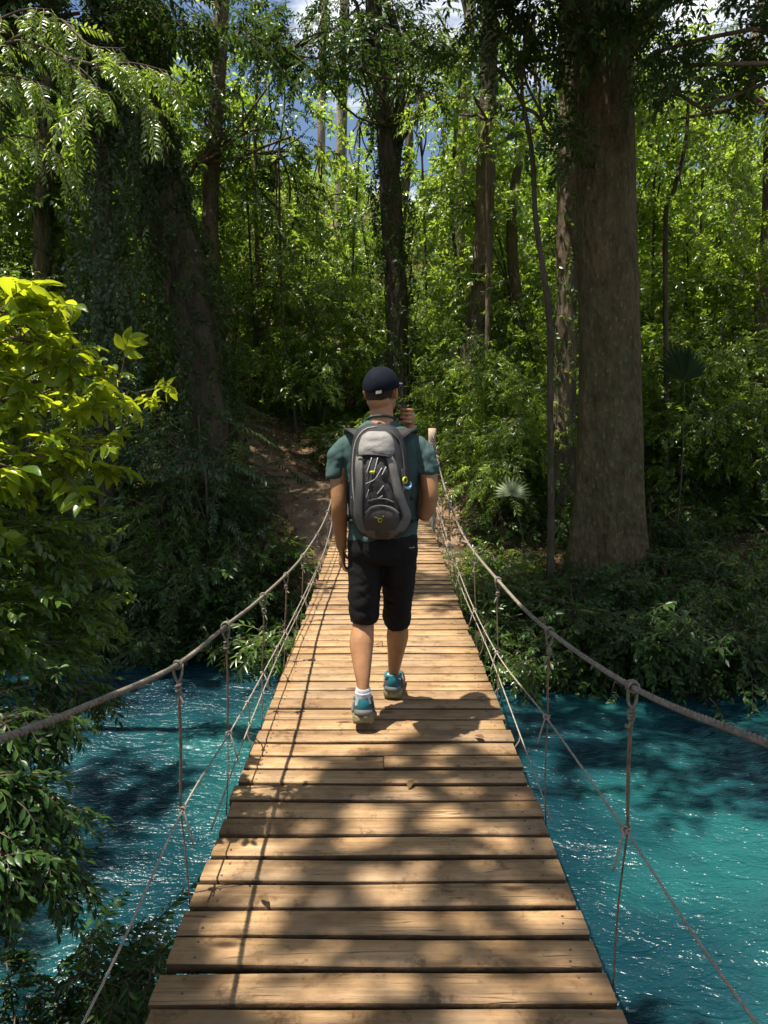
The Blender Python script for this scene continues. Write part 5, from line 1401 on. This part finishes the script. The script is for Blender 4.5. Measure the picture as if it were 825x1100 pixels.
# shirt
def fold(p, n):
    k = noise.noise((p[0] * 7, p[1] * 7, p[2] * 5)) * .008
    k += abs(noise.noise((p[0] * 11 + p[2] * 7, p[1] * 7, p[2] * 12 - p[0] * 9))) * .013 - .003 + abs(noise.noise((p[0] * 24 - p[2] * 14, p[1] * 12, p[2] * 22 + p[0] * 10))) * .005
    k += noise.noise((p[0] * 30, p[1] * 30, p[2] * 22)) * .0012
    return k
sh = MB()
def sec(py, cx, hw, d, y=YB, dy=0): c = A(cx, py, y); return (c[0], c[1] + dy, c[2], W(0, hw), d)
rings(sh, [sec(451, 409.5, 15.5, .066), sec(457, 409.5, 22, .080), sec(464, 409, 33, .092), sec(473, 409, 41, .104), sec(485, 409, 44, .114), sec(510, 409.5, 41, .118), sec(540, 411, 37, .115), sec(565, 411, 37, .122), sec(579, 411, 37.5, .126)], 46, 48, 2.3)
ltube(sh, [A(384, 474, 3.57), A(372, 478, 3.565), A(364, 490, 3.55), A(361, 503, 3.545)], [.042, .047, .050, .049], 16, 22)
ltube(sh, [A(434, 474, 3.57), A(447, 477, 3.56), A(456, 489, 3.54), A(459, 499, 3.535)], [.042, .047, .049, .047], 16, 22)
for c, w0 in ((A(361, 503, 3.545), .051), (A(459, 499, 3.535), .049)):
    d = np.array((-.10 if c[0] < 0 else .06, 0, -.045)); d2 = np.array((0.0, 0, -.042))
    V, Q, T_ = tube(np.array([c, c + d2 * .5, c + d2]), [w0, w0 * 1.02, w0 * 1.04], 24); sh.add(V, Q, T_)
shirt = link('shirt', fuse(sh, 'shirt', M['shirt'], .0065, 7, .5, fold), man)
cl_ = MB()
c = A(409.6, 451, 3.575); th = np.linspace(0, 2 * np.pi, 40)
P = np.column_stack([c[0] + .063 * np.cos(th), c[1] + .066 * np.sin(th), c[2] + .004 - .016 * np.sin(th)]); V, Q, T_ = tube(P, .0055, 8, cap=False); cl_.add(V, Q)
link('collar', cl_.mesh('collar', [M['shirt']], smooth=True), shirt, local=True)

# shorts
so_ = MB()
rings(so_, [sec(566, 411, 35.5, .118), sec(580, 411, 37, .130), sec(590, 411, 37.5, .132), sec(598, 411, 37, .122), sec(604, 411, 34, .09)], 26, 44, 2.2)
def leg(mb, pts, ns=26):
    P = catmull([tuple(A(x, y, Y)) for x, y, Y, r in pts], 22); rr = np.interp(np.linspace(0, 1, 22), np.linspace(0, 1, len(pts)), [r for *_, r in pts])
    V, Q, T_ = tube(P, rr, ns, ell=.78); mb.add(V, Q, T_)
leg(so_, [(394, 592, 3.60, .116), (393, 612, 3.595, .116), (391.5, 640, 3.58, .100), (391, 667, 3.575, .090)])
leg(so_, [(428, 592, 3.60, .116), (428, 612, 3.63, .114), (427.5, 640, 3.69, .098), (426.5, 669, 3.735, .089)])
def fold2(p, n):
    return noise.noise((p[0] * 8, p[1] * 8, p[2] * 4)) * .003 + abs(noise.noise((p[0] * 9 - p[2] * 9, p[1] * 9, p[2] * 14))) * .008 - .002 + abs(noise.noise((p[0] * 20 + p[2] * 14, p[1] * 12, p[2] * 20))) * .006
shorts = link('shorts', fuse(so_, 'shorts', M['shorts'], .0065, 5, .5, fold2), man)
# small light mark by the back pocket and piping on the left leg
mk = MB(); c = A(441.5, 584, YB); n0 = MB()
P = np.array([c + np.array((x, -.118 - .004 * math.cos(x * 60), z)) for x, z in ((-.012, .001), (-.004, 0), (.004, .002), (.013, .004))]); V, Q, T_ = tube(P, .0022, 6); mk.add(V, Q, T_)
link('pocket_mark', mk.mesh('pocket_mark', [M['sock']]), shorts, local=True)

# socks and shoes
def sock(p0, p1, r):
    mb = MB(); ltube(mb, [p0, (np.array(p0) + p1) / 2, p1], [r * 1.02, r, r * 1.08], 14, 18)
    me = mb.mesh('sock', [M['sock']], smooth=True); link('sock', me, man)
sock(A(390, 742, 3.42), A(390, 762, 3.425), .0385); sock(A(422.8, 727, 3.855), A(422.5, 741, 3.86), .0395)

def shoe(pos, yaw, pitch):
    Rm = np.array(Matrix.Rotation(yaw, 3, 'Z') @ Matrix.Rotation(pitch, 3, 'X'))
    toe = np.array((0, .235, 0)); pos = np.array(pos)
    def Lp(p): return pos + Rm @ (np.array(p, float) * 1.13)
    ys = [0, .012, .04, .08, .12, .16, .20, .235, .262, .280, .288]
    hw = [.024, .036, .043, .043, .040, .042, .048, .051, .046, .032, .014]
    zb = [.008, .002, 0, 0, .004, .003, 0, .002, .010, .020, .026]
    zs = [.040, .042, .042, .040, .036, .031, .028, .028, .032, .036, .038]
    zt = [.092, .104, .106, .104, .100, .092, .078, .066, .056, .046, .042]
    n = 34; yi = np.linspace(0, .288, n); f = lambda q: np.interp(yi, ys, q)
    H, B, Sx, Tp = f(hw), f(zb), f(zs), f(zt)
    so2 = MB(); V = []
    for i in range(n):
        h = H[i] * 1.07
        for x, z in ((-h * .93, B[i]), (-h, B[i] + .010), (-h * 1.02, Sx[i] - .012), (-h * .97, Sx[i]), (0, Sx[i] + .002), (h * .97, Sx[i]), (h * 1.02, Sx[i] - .012), (h, B[i] + .010), (h * .93, B[i]), (0, B[i] + .002)):
            V.append(Lp((x, yi[i], z)))
    k = 10; Q = [(i * k + j, i * k + (j + 1) % k, (i + 1) * k + (j + 1) % k, (i + 1) * k + j) for i in range(n - 1) for j in range(k)]
    mi = [1 if j in (8, 9) else 0 for i in range(n - 1) for j in range(k)]
    so2.add(V, Q, [(0, j + 1, j) for j in range(1, 9)] + [((n - 1) * k, (n - 1) * k + j, (n - 1) * k + j + 1) for j in range(1, 9)]); so2.qm = mi
    up_ = MB(); V = []; k = 21
    for i in range(n):
        for j in range(k):
            a = math.pi * j / (k - 1); x = -math.cos(a); x = math.copysign(abs(x) ** .75, x) * H[i] * (1 - .22 * math.sin(a) ** 2 * (yi[i] < .13)); z = Sx[i] - .006 + (Tp[i] - Sx[i] + .006) * math.sin(a) ** .62
            V.append(Lp((x, yi[i], z)))
    Q = [(i * k + j, (i + 1) * k + j, (i + 1) * k + j + 1, i * k + j + 1) for i in range(n - 1) for j in range(k - 1)]
    up_.add(V, Q, [(0, j, j + 1) for j in range(1, k - 1)])
    root = link('shoe', up_.mesh('shoe', [M['shoe']], smooth=True), man)
    link('sole', so2.mesh('sole', [M['sole'], M['tread']], smooth=False), root, local=True)
    # heel counter in teal, grey heel band, collar
    hb = MB()
    def heel_patch(mb, z0, z1, a0, a1, off, taper=0):
        V = []; m1, m2 = 7, 15
        for i in range(m1):
            t = i / (m1 - 1); z = z0 + (z1 - z0) * t
            for j in range(m2):
                u = (j / (m2 - 1) - .5) * 2 * (1 - taper * t); a = u * a1
                yy = .045 - .047 * math.cos(a); hx = .0385 * math.sin(a)
                bulge = 1 + .05 * math.sin(t * math.pi)
                V.append(Lp((hx * (1 + off) * bulge, yy - off * .05 - .004 * math.sin(t * 3.1), z)))
        mb.add(V, [(i * m2 + j, i * m2 + j + 1, (i + 1) * m2 + j + 1, (i + 1) * m2 + j) for i in range(m1 - 1) for j in range(m2 - 1)])
    heel_patch(hb, .060, .112, 0, .80, .10, .45); link('heel_tab', hb.mesh('heel_tab', [M['shoe_teal']], smooth=True), root, local=True)
    hb = MB(); heel_patch(hb, .038, .064, 0, 1.15, .13, .15); link('heel_band', hb.mesh('heel_band', [M['sole_grey']], smooth=True), root, local=True)
    cb = MB(); P = []
    for a in np.linspace(0, 2 * np.pi, 28):
        P.append(Lp((.036 * math.sin(a), .055 - .052 * math.cos(a), .106 + .010 * math.cos(a) ** 2 - .004)))
    V, Q, T_ = tube(np.array(P), .0085, 8, cap=False); cb.add(V, Q); link('shoe_collar', cb.mesh('shoe_collar', [M['shoe_teal']], smooth=True), root, local=True)
    for s in (-1, 1):
        fl = MB()
        for q in range(3):
            P = [Lp((s * (.0455 + .001 * q), .05 + .03 * q, .045)), Lp((s * .044, .07 + .03 * q, .07)), Lp((s * .034, .085 + .03 * q, .088))]; add_tube(fl, P, .0035, n=6, sides=5)
        link('side_stripe', fl.mesh('side_stripe', [M['sole_grey']], smooth=True), root, local=True)
pL = A(390.5, 781, 3.37); shoe((pL[0], pL[1], .050), R(2), R(-10))
pR = A(421.8, 753, 3.80); shoe((pR[0], pR[1], .008), R(-3), 0)

# phone in the raised hand
ph = MB(); q = hc + np.array((-.014, .004, .026)); box(ph, q, (.026, .014, .085), rot=np.array(Matrix.Rotation(R(14), 3, 'Y')))
M['phone'] = simple('black_plastic', (0.012, 0.012, 0.013), 0.3)
bmx = bmesh.new(); me = ph.mesh('phone', [M['phone']]); bmx.from_mesh(me); bmesh.ops.bevel(bmx, geom=bmx.edges[:], offset=.004, segments=3, affect='EDGES', profile=.5); bmx.to_mesh(me); bmx.free()
pt = thing('handheld_radio', 'small black handset held beside the right cheek of the man', 'radio', tuple(q)); link('case', me, pt)
an = MB(); d0 = q + np.array((.010, 0, .042)); add_tube(an, [d0 - np.array((0.002, 0, .006)), d0 + np.array((.004, 0, .014))], .0035, n=4, sides=8); link('antenna', an.mesh('antenna', [M['phone']], smooth=True), pt)

# ------------------------------------------------------------------ backpack
M['pk_black'] = simple('black_ripstop', (0.017, 0.016, 0.018), 0.6, 30, 0.4, 0.5, 350)
M['pk_mesh'] = simple('dark_stretch_mesh', (0.030, 0.028, 0.028), 0.7, 60, 0.5, 0.6, 500)
M['pk_grey'] = simple('warm_grey_nylon', (0.125, 0.118, 0.108), 0.65, 10, 0.16, 0.4, 260)
M['pk_light'] = simple('silver_grey_nylon', (0.22, 0.21, 0.20), 0.6, 9, 0.2, 0.45, 200)
M['pk_brown'] = simple('dark_umber_nylon', (0.060, 0.048, 0.042), 0.7, 14, 0.2, 0.4, 260)
M['pk_taupe'] = simple('taupe_nylon', (0.115, 0.088, 0.072), 0.7, 12, 0.2, 0.4, 260)
M['pk_cord'] = simple('reflective_cord', (0.42, 0.42, 0.42), 0.5)
M['yellow'] = simple('lime_yellow', (0.52, 0.54, 0.02), 0.5)
M['sky_blue'] = simple('pale_blue', (0.22, 0.46, 0.62), 0.5)
BO = A(411, 577, 3.44); BT = A(405.5, 455, 3.47); Hh = BT[2] - BO[2]
pack = thing('backpack', 'grey and black daypack with lime zip pulls worn on the man\'s back', 'backpack', tuple(BO))
zz_ = [0, .015, .05, .12, .22, .33, .42, .48, .515, .535]
hz = [.066, .100, .128, .148, .142, .137, .127, .112, .088, .048]
dz_ = [.075, .110, .150, .185, .180, .165, .140, .112, .080, .045]
ksc = Hh / .535
def hw_(z): return float(np.interp(z, zz_, hz))
def dp_(z): return float(np.interp(z, zz_, dz_))
def cx_(z): return BO[0] + (BT[0] - BO[0]) * z / .535
def surf(x, z, off=0.0):
    u = max(-.995, min(.995, x / hw_(z))); y = -dp_(z) * (1 - abs(u) ** 2.5) ** (1 / 2.3)
    y += .004 * noise.noise((x * 16, z * 16, 4.0)) * (1 - u * u)
    # outward direction roughly
    nxo = u * abs(u) * .8; L = math.hypot(nxo, 1)
    return np.array((cx_(z) + x + off * nxo / L, BO[1] + y - off / L, BO[2] + z * ksc))
pm = MB(); nz_, nf = 44, 41; V = []; zs_ = np.interp(np.linspace(0, 1, nz_), np.linspace(0, 1, len(zz_)), zz_)
for z in zs_:
    h = hw_(z)
    for j in range(nf):
        a = -math.pi / 2 + math.pi * j / (nf - 1); V.append(surf(h * math.sin(a), z))
    for x in (.6, 0, -.6): V.append(np.array((cx_(z) + h * x, BO[1] + .012, BO[2] + z * ksc)))
k = nf + 3; Q = [(i * k + j, i * k + (j + 1) % k, (i + 1) * k + (j + 1) % k, (i + 1) * k + j) for i in range(nz_ - 1) for j in range(k)]
a = len(V); V += [np.mean(V[:k], axis=0), np.mean(V[-k:], axis=0)]
pm.add(V, Q, [(a, (j + 1) % k, j) for j in range(k)] + [(a + 1, (nz_ - 1) * k + j, (nz_ - 1) * k + (j + 1) % k) for j in range(k)])
link('main_bag', pm.mesh('main_bag', [M['pk_black']], smooth=True), pack)

def panel(name, rows, mat, off=.006, puff=.0, n=26, m=13, wr=.0025):
    """rows: (z, x_left, x_right) from bottom to top; a padded patch lying on the bag"""
    Rr = catmull([(z, a, b) for z, a, b in rows], n); mb = MB(); V = []
    for i, (z, a, b) in enumerate(Rr):
        ti = i / (n - 1)
        for j in range(m):
            t = j / (m - 1); e = min(1, 7 * min(t, 1 - t, ti, 1 - ti) + .0)
            x = a + (b - a) * t; o = -.004 + (off + .004 + puff * math.sin(math.pi * t) * math.sin(math.pi * ti) + wr * noise.noise((x * 60, z * 45, off * 99))) * math.sqrt(e)
            V.append(surf(x, min(max(z, .002), .533), o))
    mb.add(V, [(i * m + j, i * m + j + 1, (i + 1) * m + j + 1, (i + 1) * m + j) for i in range(n - 1) for j in range(m - 1)])
    return link(name, mb.mesh(name, [mat], smooth=True), pack)
panel('mesh_pocket', [(.150, -.075, .075), (.22, -.068, .060), (.30, -.066, .048), (.38, -.062, .030), (.405, -.055, .028)], M['pk_mesh'], .005, .012, wr=.006)
panel('side_panel', [(.030, -.092, -.070), (.075, -.118, -.072), (.14, -.124, -.082), (.24, -.110, -.072), (.34, -.108, -.068), (.400, -.102, -.070)], M['pk_grey'], .010, .006)
panel('side_panel', [(.035, .040, .100), (.085, .074, .128), (.125, .092, .134), (.20, .066, .112), (.28, .050, .092), (.36, .036, .078), (.415, .024, .050)], M['pk_grey'], .010, .006)
tp_ = panel('top_pocket', [(.390, -.092, .058), (.402, -.094, .074), (.43, -.094, .078), (.46, -.086, .074), (.485, -.070, .060), (.503, -.042, .036)], M['pk_light'], .010, .014, wr=.006)
lp_ = panel('lower_pocket', [(.045, -.070, .060), (.075, -.086, .082), (.115, -.082, .084), (.145, -.062, .070), (.168, -.030, .040)], M['pk_brown'], .008, .022)
panel('bottom_panel', [(.004, -.040, .036), (.022, -.078, .064), (.05, -.088, .088), (.070, -.050, .050)], M['pk_taupe'], .006, .004)
panel('bottom_patch', [(.010, -.030, .034), (.04, -.040, .044), (.072, -.036, .040)], M['pk_brown'], .011, .002)
def line_on(pts, r, mat, name, off=.012, parent=None):
    mb = MB(); P = [surf(x, z, off) for x, z in catmull([(x, z, 0) for x, z in pts], 12)[:, :2]]
    V, Q, T_ = tube(np.array(P), r, 6); mb.add(V, Q, T_); return link(name, mb.mesh(name, [mat], smooth=True), parent or pack, local=parent is not None)
for pts in ([(-.055, .315), (-.030, .385)], [(-.026, .31), (-.004, .385)], [(-.060, .270), (-.02, .292), (.012, .34)], [(-.014, .225), (.016, .262)], [(.012, .31), (.030, .345)], [(-.048, .245), (-.060, .21)], [(-.02, .20), (.01, .218)]):
    line_on(pts, .0024, M['pk_cord'], 'bungee_cord', .017)
line_on([(-.056, .192), (-.02, .203), (.02, .203), (.056, .188)], .0042, M['pk_grey'], 'zip_flap', .018)
line_on([(-.066, .140), (-.040, .166), (.0, .174), (.045, .164), (.074, .138)], .0046, M['pk_light'], 'pocket_zip', .018)
line_on([(-.090, .392), (-.05, .398), (.0, .396), (.056, .388)], .0044, M['pk_black'], 'pocket_zip', .017)
line_on([(-.116, .15), (-.122, .30), (-.105, .44), (-.06, .507), (.0, .522)], .0040, M['pk_light'], 'piping', .003)
line_on([(.100, .20), (.112, .32), (.100, .44), (.06, .50)], .0050, M['pk_mesh'], 'side_zip', .004)
def blob(name, x, z, rx, rz, mat, off, par=None):
    mb = MB(); c = surf(x, z, off); ellipsoid(mb, c, (rx, .005, rz), nu=16, nv=8); return link(name, mb.mesh(name, [mat], smooth=True), par or pack, local=par is not None)
blob('zip_pull', -.030, .322, .013, .007, M['yellow'], .021)
# emblem on the lower pocket: a small round bird-like mark
def loop(name, x, z, r, th_, mat, off, a0, a1, par, sx=1.0):
    mb = MB(); P = np.array([surf(x + r * sx * math.cos(a), z + r * math.sin(a), off) for a in np.linspace(a0, a1, 20)]); rr = th_ * (np.sin(np.linspace(.15, 3.0, 20)) * .6 + .4)
    V, Q, T_ = tube(P, rr, 6); mb.add(V, Q, T_); return link(name, mb.mesh(name, [mat], smooth=True), par, local=True)
loop('emblem', -.006, .110, .0085, .0020, M['yellow'], .0325, 0, 6.28, lp_)
line_on([(.006, .124), (.010, .132), (.009, .126)], .0018, M['yellow'], 'emblem', .031, lp_); line_on([(-.030, .126), (-.022, .122), (-.014, .122)], .0016, M['yellow'], 'emblem', .0325, lp_)
sp_ = panel('side_pocket', [(.085, .112, .1345), (.16, .103, .1335), (.26, .100, .1290), (.34, .096, .1250)], M['pk_mesh'], .006, .004)
loop('side_logo', .108, .282, .013, .0040, M['yellow'], .014, 0, 6.28, sp_, .62)
loop('side_logo', .118, .262, .018, .0075, M['sky_blue'], .014, -2.6, .55, sp_, .75)
# shoulder straps, grab loop, hip strap ends
def strap(pts, wd, name, mat, th=.007, n=26):
    mb = MB(); P = catmull([tuple(p) for p in pts], n); T_, N, B = frames(P); V = []
    for i in range(n):
        lat = np.array((1.0, 0, 0)) - T_[i] * T_[i][0]; lat /= np.linalg.norm(lat); nn = np.cross(T_[i], lat)
        for u, t in ((-1, -1), (-1, 1), (0, 1.5), (1, 1), (1, -1)): V.append(P[i] + lat * u * wd / 2 + nn * t * th / 2)
    k = 5; mb.add(V, [(i * k + j, i * k + (j + 1) % k, (i + 1) * k + (j + 1) % k, (i + 1) * k + j) for i in range(n - 1) for j in range(k)])
    return link(name, mb.mesh(name, [mat], smooth=False), pack)
strap([A(398, 474, 3.42), A(389, 467, 3.435), A(381, 462.5, 3.47), A(377, 461.5, 3.55), A(377, 464, 3.62), A(380, 472, 3.68), A(380, 500, 3.715), A(378, 540, 3.70), A(377, 556, 3.60), A(386, 560, 3.46)], .064, 'shoulder_strap', M['pk_black'], .012)
strap([A(419, 474, 3.42), A(429, 467, 3.435), A(437, 462.5, 3.47), A(441, 461.5, 3.55), A(441, 464, 3.62), A(437, 472, 3.68), A(438, 500, 3.715), A(442, 540, 3.70), A(444, 556, 3.60), A(436, 560, 3.46)], .064, 'shoulder_strap', M['pk_black'], .012)
gl = MB(); a_, b_ = A(402, 462, 3.42), A(413, 462, 3.42); add_tube(gl, [a_, (a_ + b_) / 2 + np.array((0, -.012, .034)), b_], .006, n=14, sides=8); link('grab_loop', gl.mesh('grab_loop', [M['pk_brown']], smooth=True), pack)
for sx, px in ((-1, 380), (1, 442)):
    bk = MB(); c = A(px, 535, 3.36); box(bk, c, (.022, .014, .016)); link('buckle', bk.mesh('buckle', [M['pk_light'] if sx < 0 else M['pk_black']]), pack)
